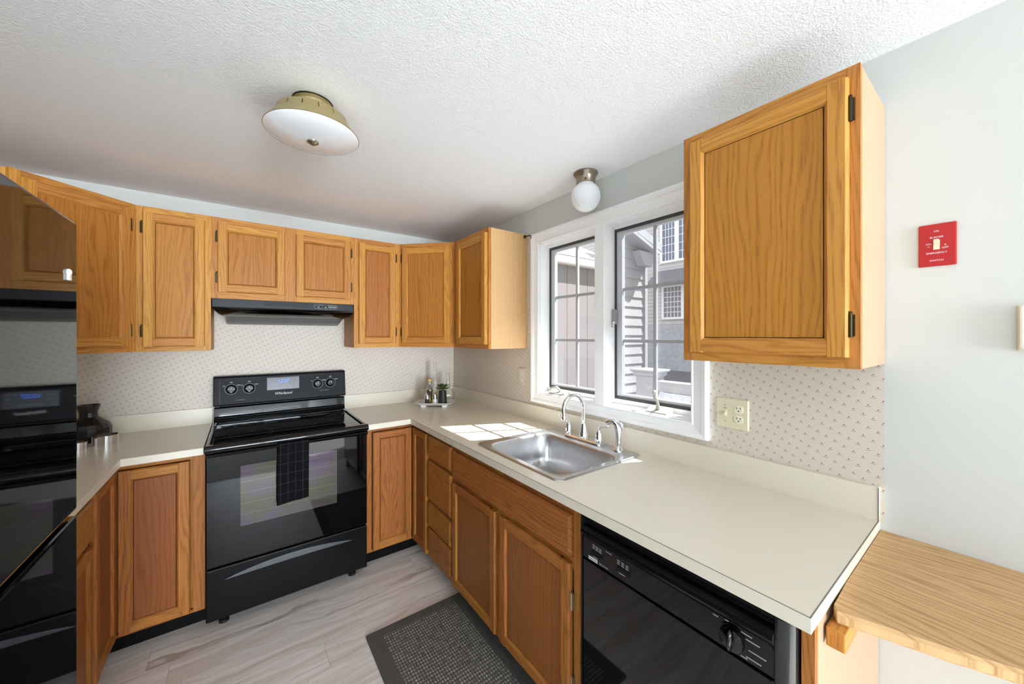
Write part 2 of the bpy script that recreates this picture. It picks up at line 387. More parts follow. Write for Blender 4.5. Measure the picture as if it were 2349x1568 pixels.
# ------------------------------------------------------------------ kitchen window
win = bpy.data.objects.new('window_1', None); S.collection.objects.link(win); win.location = (0, -1.69, 1.06); ORI[win.name] = Vector(win.location); struct(win)
# moulded casing: profile across (distance from opening, projection)
prof = [(0, .0), (0, .014), (.006, .017), (.010, .012), (.040, .015), (.048, .021), (.062, .023), (.071, .020), (.071, 0)]
b = MB(); loops = []
for d, p in prof: loops.append([(-p, WY1+d, WZ0-d*.85), (-p, WY1+d, WZ1+d), (-p, WY0-d, WZ1+d), (-p, WY0-d, WZ0-d*.85)])
b.loft(loops, 0, False, False); b.build('casing', WHITE, win)
b = MB(); b.box(0, .1, WY1-.006, WY1, WZ0, WZ1); b.box(0, .1, WY0, WY0+.006, WZ0, WZ1); b.box(0, .1, WY0, WY1, WZ1-.006, WZ1); b.box(-.004, .1, WY0, WY1, WZ0, WZ0+.008)
b.build('jamb', WHITE, win, weld=False)
b = MB(); b.box(-.012, .1, -1.724, -1.662, WZ0, WZ1); b.build('mullion', WHITE, win, bevel=.002)
SASHW = plain('sash_grey_white', (196, 197, 200), .45, var=.01); MUNT = plain('muntin_grey', (168, 169, 172), .45, var=.01)  # grey of the backlit sash and muntins put into their paint
for yl, yr in ((-1.203, -1.662), (-1.724, -2.183)):
    z0, z1 = 1.122, 2.03
    b = MB(); w = .009
    b.box(.078, .112, yl-w, yl, z0, z1); b.box(.078, .112, yr, yr+w, z0, z1); b.box(.078, .112, yr+w, yl-w, z1-w*1.6, z1); b.box(.078, .112, yr+w, yl-w, z0, z0+w*1.6)
    b.box(.078, .112, yr, yl, WZ0+.008, z0, m=1); b.box(.078, .112, yr, yl, z1, WZ1-.006, m=1)
    sash = b.build('sash', [GASK, WHITE], win, weld=False)
    ya, yb, za, zb = yl-w, yr+w, z0+w*1.6, z1-w*1.6
    b = MB(); s_ = .034
    b.box(.086, .108, ya-s_, ya, za, zb); b.box(.086, .108, yb, yb+s_, za, zb); b.box(.086, .108, yb+s_, ya-s_, za, za+.014); b.box(.086, .108, yb+s_, ya-s_, zb-.016, zb)
    b.build('sash_frame', SASHW, sash, bevel=.002, weld=False)
    b = MB(); ym = (yl+yr)/2
    b.box(.092, .106, ym-.008, ym+.008, za, zb)
    for zz in (1.432, 1.705): b.box(.093, .105, yb+s_, ya-s_, zz-.008, zz+.008)
    b.build('muntin', MUNT, sash, weld=False)
    b = MB(); b.box(.097, .101, yb+s_, ya-s_, za+.012, zb-.014); b.build('glass_pane', PANE, sash)
    if yl < -1.7: b = MB(); b.box(.114, .1145, yb+s_, ya-s_, za, zb); b.build('insect_screen', SCREEN, sash)
def crank(y, folded):
    b = MB(); b.prism([(.0, WZ0+.008), (.062, WZ0+.008), (.062, WZ0+.034), (.05, WZ0+.034), (.012, WZ0+.016), (0, WZ0+.014)], 'y', y-.055, y+.055)
    c = b.build('crank_operator', ALMOND, win, bevel=.004)
    h = MB()
    if folded: h.tube([(.03, y-.02, WZ0+.03), (.024, y+.005, WZ0+.05), (.018, y+.04, WZ0+.042), (.014, y+.062, WZ0+.028)], [.008, .007, .006, .006], 10); h.lathe([(.0, -.012), (.008, -.01), (.009, .004), (.006, .012), (0, .013)], (.012, y+.07, WZ0+.03), 12)
    else: h.tube([(.03, y+.005, WZ0+.025), (.026, y+.004, WZ0+.05), (.018, y+.012, WZ0+.085), (.016, y+.012, WZ0+.098)], [.011, .007, .006, .006], 10); h.lathe([(0, -.009), (.009, -.006), (.010, .004), (.006, .010), (0, .011)], (.012, y+.012, WZ0+.102), 12)
    h.build('crank_handle', ALMOND, c, smooth=True)
crank(-1.335, True); crank(-2.015, False)
b = MB(); b.box(.052, .078, -1.742, -1.724, 1.52, 1.60); b.tube([(.052, -1.74, 1.53), (.034, -1.75, 1.528), (.022, -1.752, 1.505)], .006, 8); b.build('sash_lock', plain('grey_lock', (150, 150, 144), .4), win, bevel=.002)

# ------------------------------------------------------------------ cabinets
HINGE_ME = {}
def hinge(parent, xf, x, z, side, pale=False):
    key = pale; b = MB(xf)
    b.box(x-.0045, x+.0045, -.0075, 0, z-.027, z+.027); b.tube([(x+side*.003, -.009, z-.03), (x+side*.003, -.009, z+.03)], .0048, 10)
    b.lathe([(0, 0), (.004, .001), (.003, .005), (0, .006)], (x+side*.003, -.009, z+.03), 8)
    o = b.build('hinge', BRUSHED if pale else BRONZE, parent, smooth=True); return o
def door(parent, xf, x0, x1, z0, z1, hinges=None, mats=(None, None), st=.05, zr=None, pale=False, hz=.08):
    M, MP = mats[0] or OAK, mats[1] or OAKP
    b = MB(xf); T = -.020
    P = lambda a, s: [(a, -.001), (a, -.012), (a+s*.005, T), (a+s*(st-.010), T), (a+s*(st-.002), -.0105), (a+s*st, -.0105), (a+s*st, -.001)]
    b.prism(P(x0, 1), 'z', z0, z1); b.prism(P(x1, -1), 'z', z0, z1)
    Q = lambda a, s: [(-.001, a), (-.012, a), (T, a+s*.005), (T, a+s*(st-.010)), (-.0105, a+s*(st-.002)), (-.0105, a+s*st), (-.001, a+s*st)]
    b.prism(Q(z0, 1), 'x', x0+st-.009, x1-st+.009); b.prism(Q(z1, -1), 'x', x0+st-.009, x1-st+.009)
    d = b.build('door', M, parent, weld=False)
    b = MB(xf); b.box(x0+st-.006, x1-st+.006, -.0105, -.004, z0+st-.006, z1-st+.006); b.build('panel', MP, d)
    if hinges:
        hx = x0-.006 if hinges == 'L' else x1+.006
        for z in (z0+hz, z1-hz): hinge(d, xf, hx, z, 1 if hinges == 'L' else -1, pale)
    return d
def drawer(parent, xf, x0, x1, z0, z1, M=None, name='drawer', slab=True):
    b = MB(xf); i = .009
    R_ = lambda y, k: [(x0+k, y, z0+k), (x1-k, y, z0+k), (x1-k, y, z1-k), (x0+k, y, z1-k)]
    tn = random.random(); ou, ov = random.uniform(0, 50), random.uniform(0, 50)
    L = [R_(-.001, 0), R_(-.011, 0), R_(-.0155, .003), R_(-.020, i)]
    for j in range(3):
        for k in range(4):
            F = [L[j][k], L[j][(k+1) % 4], L[j+1][(k+1) % 4], L[j+1][k]]; b.face(F, [(p[2]+ou+p[1], p[0]+ov) for p in F], 0, tn)
    b.face(L[3], [(p[2]+ou, p[0]+ov) for p in L[3]], 0, tn); b.face(L[0][::-1], None, 0, tn)
    return b.build(name, M or OAKB, parent)
def face_frame(parent, xf, stiles, rails, z0, z1, M=None):
    b = MB(xf)
    for x0, x1 in stiles: b.box(x0, x1, 0, .019, z0, z1)
    for x0, x1, a, c in rails: b.box(x0, x1, .0003, .019, a, c, 'x')
    return b.build('face_frame', M or OAK, parent, weld=False)
ZB, ZT = 1.3762, 2.1363; DU = .3075
UG = 'oak wall cabinets'
def upper(loc, deg, w, label, doors, z0=ZB, z1=ZT, depth=DU, stiles=None, side=None, st=.03, rail=.04):
    xf = frame_xf(*loc, deg); t = thing('wall_cabinet', (loc[0], loc[1], z0), label, 'cabinet', UG)
    b = MB(xf); b.box(.001, w-.001, .019, depth-.002, z0, z1); b.build('body', side or OAK, t)
    st_ = stiles or [(0, st), (w-st, w)]; st_ = sorted(st_)
    rl = []
    for (a, c), (d, e) in zip(st_, st_[1:]): rl += [(c, d, z0, z0+rail), (c, d, z1-rail, z1)]
    face_frame(t, xf, st_, rl, z0, z1)
    for dd in doors: door(t, xf, *dd[:4], dd[4] if len(dd) > 4 else None, pale=dd[5] if len(dd) > 5 else False)
    return t
XH1, XH0 = -.922, -1.684
# tall cabinet left of the hood
x0 = -1.985
upper((x0, -DU), 0, XH0-x0, 'tall single-door oak wall cabinet left of the range hood, hinges on its left', [(-1.959-x0, -1.709-x0, 1.402, 2.104, 'L')])
# over the range
upper((XH0, -DU), 0, XH1-XH0, 'short oak wall cabinet with two doors above the black range hood', [(-1.655-XH0, -1.327-XH0, 1.710, 2.103, 'L'), (-1.269-XH0, -.943-XH0, 1.708, 2.100, 'R')], z0=1.673, stiles=[(0, .04), (.35, .42), (XH1-XH0-.035, XH1-XH0)])
# narrow cabinet right of the hood
upper((XH1+.001, -DU), 0, .921-.607, 'narrow oak wall cabinet right of the range hood, hinges on its right', [(-.894+.922, -.636+.922, 1.405, 2.105, 'R')], stiles=[(0, .035), (.921-.607-.03, .921-.607)])
# diagonal corner cabinets
def diagonal(p0, p1, corner, deg, label, hs):
    xf = frame_xf(*p0, deg); w = math.dist(p0, p1); t = thing('corner_wall_cabinet', (*p0, ZB), label, 'cabinet', UG)
    inv = xf.inverted(); pts = [(inv @ Vector((*p, 0)))[:2] for p in corner]
    b = MB(xf); b.prism([(.004, .019), (w-.004, .019)]+pts, 'z', ZB, ZT); b.build('body', OAK, t)
    face_frame(t, xf, [(0, .03), (w-.03, w)], [(.03, w-.03, ZB, ZB+.04), (.03, w-.03, ZT-.04, ZT)], ZB, ZT)
    door(t, xf, .028, w-.03, 1.405, 2.105, hs)
diagonal((-.607, -DU), (-DU, -.607), [(-.004, -.607), (-.004, -.004), (-.607, -.004)], -45, 'diagonal oak wall cabinet in the corner above the white tray', 'L')
diagonal((-2.292, -.614), (-1.986, -DU), [(-1.99, -.004), (XL+.004, -.004), (XL+.004, -.614)], 45, 'diagonal oak wall cabinet in the corner beside the black fridge', 'R')
# window-wall cabinets
upper((-DU, -.608), -90, 1.068-.608, 'oak wall cabinet between the corner and the window, pale side panel', [(.068, .448, 1.405, 2.105, 'L')], side=BIRCH, stiles=[(0, .06), (.43, .46)])
upper((-DU, -2.318), -90, .45, 'large oak wall cabinet right of the window, over the outlet', [(.027, .430, 1.405, 2.105, 'R')], side=PEACH)
# base cabinets
ZK, ZF = .10, .876; XF = -.61; GB = 'oak base cabinets'
def base_root(loc, label): return thing('base_cabinet', (*loc, 0), label, 'cabinet', GB)
def carcass(t, xf, w, d=.58, top=None):
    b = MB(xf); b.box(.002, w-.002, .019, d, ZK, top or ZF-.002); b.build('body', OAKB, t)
    b = MB(xf); b.box(0, w, .075, .09, 0, ZK); b.build('toe_kick', KICK, t)
# right corner
t = base_root((-.61, -.61), 'oak corner base cabinet right of the range with two hinged angled doors')
b = MB(); b.prism([(XH1+.002, -.02), (XH1+.002, -.59), (-.592, -.59), (-.592, -.86), (-.02, -.86), (-.02, -.02)], 'z', ZK, ZF-.002); b.build('body', OAKB, t)
xa = frame_xf(XH1, -.61, 0); xb = frame_xf(XF, -.61, -90)
face_frame(t, xa, [(0, .035)], [(.035, .312, ZF-.022, ZF), (.035, .312, ZK, ZK+.014)], ZK, ZF, OAKB)
face_frame(t, xb, [(.247, .252)], [(0, .247, ZF-.022, ZF), (0, .247, ZK, ZK+.014)], ZK, ZF, OAKB)
door(t, xa, .040, .291, ZK+.012, .850, None, (OAKB, OAKB), st=.048)
door(t, xb, .021, .243, ZK+.012, .850, None, (OAKB, OAKBP), st=.048)
b = MB(); b.box(XH1, -.535, -.535, -.52, 0, ZK); b.box(-.535, -.52, -.862, -.52, 0, ZK); b.build('toe_kick', KICK, t, weld=False)
# four drawer base
y0 = -.862; xf = frame_xf(XF, y0, -90); t = base_root((XF, y0), 'narrow oak base cabinet with a stack of four drawers'); w = 1.187-.862
carcass(t, xf, w)
face_frame(t, xf, [(0, .022), (w-.022, w)], [(.022, w-.022, ZK, ZK+.05), (.022, w-.022, ZF-.03, ZF)]+[(.022, w-.022, z-.012, z+.012) for z in (.705, .452, .300)], ZK, ZF, OAKB)
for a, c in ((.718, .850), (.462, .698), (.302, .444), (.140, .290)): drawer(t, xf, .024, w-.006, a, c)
# sink base
y0 = -1.187; xf = frame_xf(XF, y0, -90); t = base_root((XF, y0), 'wide oak sink base cabinet with two doors under a false drawer front'); w = 2.128-1.187
carcass(t, xf, w, top=.715)
face_frame(t, xf, [(0, .03), (.425, .475), (w-.04, w)], [(.03, .425, ZK, ZK+.05), (.475, w-.04, ZK, ZK+.05), (.03, .425, .645, .70), (.475, w-.04, .645, .70), (.03, .425, ZF-.04, ZF), (.475, w-.04, ZF-.04, ZF)], ZK, ZF, OAKB)
drawer(t, xf, .012, w-.040, .690, .838, name='false_drawer_front')
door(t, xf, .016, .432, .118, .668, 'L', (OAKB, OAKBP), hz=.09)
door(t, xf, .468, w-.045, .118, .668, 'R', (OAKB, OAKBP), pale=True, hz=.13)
# end panel right of the dishwasher
t = thing('cabinet_end_panel', (-.6, -2.745, 0), 'pale wood end panel right of the dishwasher under the counter end', 'panel')
b = MB(); b.box(-.592, -.003, -2.754, -2.742, 0, ZF-.002); b.build('side_panel', PEACH, t)
b = MB(); b.box(-.612, -.592, -2.7545, -2.7325, 0, ZF-.002); b.build('stile', OAKB, t)
# left corner
LXF = -2.012
t = base_root((LXF, -.61), 'oak corner base cabinet left of the range with two hinged angled doors')
b = MB(); b.prism([(XH0-.008, -.02), (XH0-.008, -.59), (LXF-.02, -.59), (LXF-.02, -.905), (XL+.02, -.905), (XL+.02, -.02)], 'z', ZK, ZF-.002); b.build('body', OAKB, t)
xa = frame_xf(LXF, -.61, 0); xb = frame_xf(LXF, -.915, 90); wl = XH0-.006-LXF
face_frame(t, xa, [(wl-.045, wl)], [(0, wl-.045, ZF-.022, ZF), (0, wl-.045, ZK, ZK+.014)], ZK, ZF, OAKB)
face_frame(t, xb, [(0, .006)], [(.006, .305, ZF-.022, ZF), (.006, .305, ZK, ZK+.014)], ZK, ZF, OAKB)
door(t, xa, .021, wl-.055, ZK+.012, .850, None, (OAKB, OAKBP), st=.052)
door(t, xb, .012, .284, ZK+.012, .850, None, (OAKB, OAKBP), st=.048)
b = MB(); b.box(LXF-.09, XH0-.006, -.535, -.52, 0, ZK); b.box(LXF-.09, LXF-.075, -.915, -.535, 0, ZK); b.build('toe_kick', KICK, t, weld=False)
# left drawer base
xf = frame_xf(LXF, -1.655, 90); t = base_root((LXF, -1.655), 'oak base cabinet next to the black fridge, drawer over door'); w = 1.655-.916
carcass(t, xf, w)
face_frame(t, xf, [(0, .04), (.35, .39), (w-.03, w)], [(.04, .35, ZK, ZK+.04), (.39, w-.03, ZK, ZK+.04), (.04, .35, .66, .70), (.39, w-.03, .66, .70), (.04, .35, ZF-.03, ZF), (.39, w-.03, ZF-.03, ZF)], ZK, ZF, OAKB)
for a, c in ((.03, .355), (.385, w-.02)):
    drawer(t, xf, a, c, .690, .838); door(t, xf, a, c, .118, .668, None, (OAKB, OAKBP))

# ------------------------------------------------------------------ worktops
ZCT = .9097; CF = -.6455; YE = -2.7557
t = thing('worktop', (-.3, -1.2, .878), 'long cream laminate worktop with the steel sink, running right of the range', 'countertop')
b = MB(); xs = [XH1, CF, -.572, -.082, 0]; ys = [YE, -1.975, -1.392, CF, 0]
b.cells(xs, ys, .878, ZCT, lambda x, y: (y > CF or x > CF) and not (-.572 < x < -.082 and -1.975 < y < -1.392)); b.build('top', LAMIN, t)
b = MB(); b.box(XH1, 0, -.02, 0, ZCT, 1.008); b.box(-.02, 0, YE, -.02, ZCT, 1.008); b.build('backsplash', LAMIN, t, bevel=.0015, weld=False)
b = MB(); e = .0015
b.box(XH1, CF-e, CF-e, CF, .877, ZCT-.0012); b.box(CF-e, CF, YE-e, CF, .877, ZCT-.0012); b.box(CF, 0, YE-e, YE, .877, ZCT-.0012); b.box(-.02, 0, YE-e, YE, ZCT, 1.0075)
b.build('edge_band', LAMED, t, weld=False)
b = MB(); b.box(CF-e-.0002, CF-.001, YE-e, CF, .9083, ZCT+.0001); b.box(CF-e, -.02, YE-e-.0002, YE+.001, .9083, ZCT+.0001); b.box(-.0208, -.0196, YE-e-.0002, YE+.001, ZCT, 1.0078); b.build('edge_seam', SEAM, t, weld=False)
t = thing('worktop', (-2.2, -.5, .878), 'short cream laminate worktop between the black fridge and the range', 'countertop')
LC = -1.978; b = MB(); b.cells([XL, LC, XH0-.010], [-1.66, CF, 0], .878, ZCT, lambda x, y: y > CF or x < LC); b.build('top', LAMIN, t)
b = MB(); b.box(XL, XH0-.010, -.02, 0, ZCT, 1.008); b.box(XL, XL+.02, -1.66, -.02, ZCT, 1.008); b.build('backsplash', LAMIN, t, bevel=.0015, weld=False)
b = MB(); b.box(LC, XH0-.010, CF-e, CF, .877, ZCT-.0012); b.box(LC, LC+e, -1.66, CF, .877, ZCT-.0012); b.build('edge_band', LAMED, t, weld=False)

# wooden breakfast ledge
t = thing('breakfast_ledge', (-.25, -3.1, .88), 'light oak ledge table along the white wall, right of the cream worktop', 'table')
def ledge(k):
    P = [(-.002, -2.759), (-.40-k, -2.759), (-.515-k, -2.762), (-.535-k, -2.772)]
    for a in range(0, 91, 10): pass
    P += [(-.515-k, -2.83), (-.487-k, -2.92), (-.455-k, -3.00), (-.435-k, -3.1), (-.43-k, -3.3), (-.43-k, -3.62), (-.002, -3.62)]
    return P
b = MB(); L = []
for k, z in ((-.006, .853), (0, .859), (0, .874), (-.006, .880)): L.append([(x, y, z) for x, y in ledge(k)])
b.loft(L, 0)
for i, F in enumerate(b.f): b.uv[i] = [(b.v[j][0], b.v[j][1]) for j in F]
b.build('tabletop', WOODTOP, t)
b = MB(); b.box(-.555, -.40, -2.790, -2.758, .812, .853, 'x'); b.build('support_cleat', OAK, t, bevel=.003)
b = MB(); b.box(-.05, -.003, -3.6, -2.80, .80, .853, 'y'); b.build('wall_cleat', OAKB, t)

# ------------------------------------------------------------------ sink, faucet, sprayer
t = thing('sink', (-.32, -1.68, .91), 'single-bowl stainless steel sink set in the cream worktop under the window', 'sink')
SX0, SX1, SY0, SY1 = -.588, -.056, -1.990, -1.378
bx0, bx1, by0, by1 = -.545, -.160, -1.945, -1.425
zt = .9115; K = 8
L = [rrect(SX0, SX1, SY0, SY1, .035, .9099, K), rrect(SX0+.001, SX1-.001, SY0+.001, SY1-.001, .035, .9125, K), rrect(SX0+.006, SX1-.006, SY0+.006, SY1-.006, .032, .9165, K), rrect(SX0+.014, SX1-.014, SY0+.014, SY1-.014, .03, .9145, K),
     rrect(SX0+.022, SX1-.022, SY0+.022, SY1-.022, .03, .9125, K), rrect(bx0-.006, bx1+.006, by0-.006, by1+.006, .066, .912, K), rrect(bx0, bx1, by0, by1, .062, .908, K), rrect(bx0+.005, bx1-.005, by0+.005, by1-.005, .06, .898, K),
     rrect(bx0+.014, bx1-.014, by0+.014, by1-.014, .06, .79, K), rrect(bx0+.022, bx1-.022, by0+.022, by1-.022, .058, .752, K), rrect(bx0+.042, bx1-.042, by0+.042, by1-.042, .05, .738, K), rrect(-.36, -.34, -1.70, -1.68, .009, .733, K)]
b = MB(); b.loft(L, 0, False, True); b.build('basin', STEEL, t, smooth=True, angle=50)
b = MB(); b.lathe([(.055, .7345), (.056, .739), (.046, .7395), (.038, .734), (.012, .732), (.008, .741), (0, .742)], (-.35, -1.69, 0), 28, caps=False); b.build('drain_strainer', CHROME, t, smooth=True)
FX = -.098
t = thing('faucet', (FX, -1.66, .912), 'chrome gooseneck faucet with two lever handles behind the sink', 'faucet')
b = MB(); b.loft([rrect(FX-.026, FX+.026, -1.785, -1.535, .02, .9126), rrect(FX-.026, FX+.026, -1.785, -1.535, .02, .920), rrect(FX-.018, FX+.018, -1.777, -1.543, .016, .926)], 0); b.build('base_plate', CHROME, t, smooth=True)
b = MB(); b.lathe([(.026, .924), (.025, .945), (.019, .96), (.017, .985), (.0145, .99), (.0145, 1.0)], (FX+.004, -1.66, 0), 24)
path = [(FX+.004, -1.66, .98), (FX+.004, -1.66, 1.03), (FX+.004, -1.66, 1.075)]
for i in range(1, 13):
    a = PI*i/12*.97; path.append((FX+.004-.062*(1-math.cos(a)), -1.66+.012*(1-math.cos(a)), 1.075+.078*math.sin(a)))
path.append((path[-1][0]+.002, path[-1][1], path[-1][2]-.038)); b.tube(path, .0105, 14); b.build('spout', CHROME, t, smooth=True, angle=50)
b = MB(); p = path[-1]; b.lathe([(.0115, -.016), (.0125, .0), (.0115, .006)], (p[0], p[1], p[2]-.002), 16); b.build('aerator', CHROME, t, smooth=True)
for yy, sg in ((-1.555, 1), (-1.765, -1)):
    b = MB(); b.lathe([(.021, .924), (.021, .935), (.017, .955), (.016, .972), (.011, .985), (.008, .99)], (FX, yy, 0), 20)
    b.tube([(FX, yy, .98), (FX-.002, yy+sg*.003, .995), (FX-.004, yy+sg*.02, 1.008), (FX-.006, yy+sg*.045, 1.012), (FX-.008, yy+sg*.062, 1.017)], [.010, .008, .0062, .006, .0072], 12)
    b.lathe([(0, -.007), (.007, -.003), (.007, .003), (0, .007)], (FX-.008, yy+sg*.064, 1.0175), 12)
    b.build('lever_handle', CHROME, t, smooth=True, angle=50)
t = thing('sink_sprayer', (FX-.002, -1.885, .912), 'curved chrome side sprayer standing right of the faucet', 'sprayer')
b = MB(); b.lathe([(.024, .9126), (.024, .918), (.017, .930), (.0135, .936)], (FX-.002, -1.885, 0), 24); b.build('collar', CHROME, t, smooth=True)
b = MB(); c0 = (FX-.002, -1.885); b.tube([(c0[0], c0[1], .93), (c0[0], c0[1], .97), (c0[0]+.002, c0[1]+.001, 1.01), (c0[0], c0[1]+.008, 1.035), (c0[0]-.006, c0[1]+.024, 1.050), (c0[0]-.012, c0[1]+.042, 1.046), (c0[0]-.015, c0[1]+.054, 1.038)], [.0125, .0135, .018, .018, .016, .014, .0135], 16); b.build('spray_head', CHROME, t, smooth=True, angle=50)
b = MB(); b.tube([(c0[0]+.004, c0[1]-.006, 1.045), (c0[0]+.006, c0[1]-.018, 1.035), (c0[0]+.006, c0[1]-.022, 1.012)], [.006, .006, .004], 10); b.build('trigger', CHROME, t, smooth=True)

# ------------------------------------------------------------------ range
RX0, RX1, RY = -1.686, -.930, -.665
t = thing('range', (-1.308, -.35, 0), 'black electric range with a glass oven door between the oak base cabinets', 'stove')
b = MB(); b.box(RX0+.002, RX1-.002, -.64, -.03, .045, .895); b.build('body', BLKM, t, bevel=.003)
for x in (RX0+.07, RX1-.07):
    for y in (-.6, -.08):
        b = MB(); b.lathe([(.022, 0), (.022, .014), (.012, .018), (.012, .05)], (x, y, 0), 14); b.build('foot', BLKD, t, smooth=True)
# cooktop frame with raised rim
b = MB(); b.cells([RX0, RX0+.022, RX1-.022, RX1], [-.674, -.655, -.105, -.03], .893, .925, lambda x, y: not (RX0+.022 < x < RX1-.022 and -.655 < y < -.105))
b.box(RX0+.022, RX1-.022, -.655, -.105, .893, .914); b.build('cooktop', BLKG, t, bevel=.007, seg=3, weld=True)
b = MB(); b.prism([(-.672, .890), (-.672, .9255)]+[(-.690-.020*math.sin(R(k)), .9065+.0195*math.cos(R(k))) for k in range(0, 136, 15)]+[(-.69, .890)], 'x', RX0, RX1); b.build('front_trim', BLKG, t, smooth=True, angle=40)
b = MB(); b.box(RX0+.024, RX1-.024, -.652, -.108, .914, .9165); g = b.build('cooktop_glass', BLKG, t)
for x, y, r in ((-1.50, -.50, .10), (-1.12, -.50, .08), (-1.50, -.24, .08), (-1.12, -.24, .10)):
    b = MB(); b.lathe([(r, .9167), (r, .9169), (r-.0015, .9169), (r-.0015, .9167)], (x, y, 0), 40, caps=False); b.build('burner_ring', plain('ring_grey', (24, 24, 25), .4), g)
# back guard
def slab_yz(poly, m, nm, x0=RX0, x1=RX1, bev=.004): q = MB(); q.prism(poly, 'x', x0, x1); return q.build(nm, m, t, bevel=bev)
slab_yz([(-.03, .925), (-.085, .925), (-.088, .950), (-.075, .955), (-.068, 1.005), (-.06, 1.012), (-.03, 1.012)], BLKG, 'riser', RX0+.004, RX1-.004, .002)
slab_yz([(-.028, 1.008), (-.05, 1.008), (-.05, 1.03), (-.028, 1.03)], BLKD, 'vent_slot', RX0+.03, RX1-.03, 0)
bgd = slab_yz([(-.022, 1.022), (-.092, 1.022), (-.096, 1.030), (-.074, 1.196), (-.066, 1.203), (-.022, 1.203)], PANELG, 'back_guard')
sl = (.096-.074)/(1.196-1.030)
def gy(z): return -.096+sl*(z-1.030)
def plate(x0, x1, z0, z1, th, mat, nm, par, bev=.0):
    q = MB(); q.prism([(gy(z0)+.002, z0), (gy(z0)-th, z0), (gy(z1)-th, z1), (gy(z1)+.002, z1)], 'x', x0, x1); return q.build(nm, mat, par, bevel=bev)
DISP = plain('display_grey', (74, 76, 80), .15, var=.1, scale=20)
pl = plate(-1.412, -1.224, 1.098, 1.182, .002, DISP, 'control_display', bgd, .002)
lettering('12:27', pl, (-1.316, gy(1.155)-.003, 1.156), .030, CLOCK, name='clock_digits')
for i in range(3): lettering('START', pl, (-1.345+.028*i, gy(1.114)-.003, 1.114), .009, TXTG, name='button_print')
for x, z in ((-1.395, 1.160), (-1.372, 1.160), (-1.372, 1.140), (-1.262, 1.168), (-1.240, 1.168), (-1.246, 1.145), (-1.246, 1.125)): lettering('BAKE', pl, (x, gy(z)-.003, z), .0065, TXTG, name='button_print')
lettering('Whirlpool', bgd, (-1.319, gy(1.074)-.001, 1.074), .024, TXTW, shear=.25)
b = MB(); fz0, fz1 = 1.035, 1.186
for x0, x1, a, c in ((-1.655, -1.652, fz0, fz1), (-.966, -.963, fz0+.05, fz1), (-1.64, -.98, fz1, fz1+.0015)): b.prism([(gy(a), a), (gy(a)-.0006, a), (gy(c)-.0006, c), (gy(c), c)], 'x', x0, x1)
b.build('outline_print', BLKM, bgd, weld=False)
rotk = Matrix.Rotation(R(90)-math.atan(sl), 3, 'X')
for x, z in ((-1.597, 1.122), (-1.505, 1.121), (-1.112, 1.120), (-1.030, 1.122)):
    c = Vector((x, gy(z), z))
    b = MB(); b.lathe([(.027, 0), (.027, .004), (.023, .008), (.022, .020), (.019, .024), (0, .0245)], c, 28, rot=rotk)
    b.box(x-.0045, x+.0045, gy(z)-.032, gy(z)-.018, z-.019, z+.019); k = b.build('control_knob', BLKG, bgd, smooth=True, angle=40)
    b = MB(); b.box(x-.0012, x+.0012, gy(z)-.0332, gy(z)-.031, z+.002, z+.018); b.build('pointer_mark', TXTW, k)
    b = MB(); b.lathe([(.033, .0004), (.033, .0009), (.0315, .0009), (.0315, .0004)], c, 36, caps=False, rot=rotk); b.build('dial_ring', TXTG, bgd)
    lettering('OFF', bgd, (x, gy(z+.042)-.001, z+.043), .009, TXTW); lettering('LO', bgd, (x-.037, gy(z)-.001, z+.022), .008, TXTW); lettering('HIGH', bgd, (x+.038, gy(z)-.001, z+.024), .008, TXTW)
lettering('LEFT ELEMENTS', bgd, (-1.552, gy(1.052)-.001, 1.052), .007, TXTG); lettering('RIGHT ELEMENTS', bgd, (-1.071, gy(1.072)-.001, 1.072), .007, TXTG)
# oven door
b = MB(); b.box(RX0+.002, RX1-.002, -.679, -.641, .322, .874); od = b.build('oven_door', BLKG, t, bevel=.004)
b = MB(); b.box(-1.548, -1.100, -.6805, -.678, .495, .800); b.build('oven_window', OVENW, od)
for x0, x1 in ((-1.52, -1.41), (-1.20, -1.10)):
    b = MB(); n = 6
    for i in range(n): a = x0+(x1-x0)*i/n; b.box(a, a+.009, -.6805, -.678, .863, .8735)
    b.build('door_vent', BLKD, od, weld=False)
b = MB(); b.prism([(-.686, .872), (-.698, .868), (-.706, .872), (-.708, .879), (-.702, .885), (-.690, .887), (-.682, .884)], 'x', RX0+.004, RX1-.004); b.box(RX0+.004, RX0+.03, -.690, -.660, .862, .892); b.box(RX1-.03, RX1-.004, -.690, -.660, .862, .892)
hd = b.build('handle', BLKG, od, bevel=.003, weld=False)
# storage drawer
b = MB(); b.box(RX0+.002, RX1-.002, -.679, -.641, .060, .312); dr = b.build('drawer', BLKM, t, bevel=.005)
b = MB(); top = []; bot = []
for i in range(21):
    u = i/20; x = -1.615+(.60)*u; h = math.sin(PI*u)
    top.append((x, .250+.036*h**.8)); bot.append((x, .250+.004*h))
poly = top+bot[::-1][1:-1]; b.prism(poly, 'y', -.6835, -.678); b.build('drawer_grip', plain('grip_grey', (92, 93, 96), .3, .3), dr, bevel=.001)
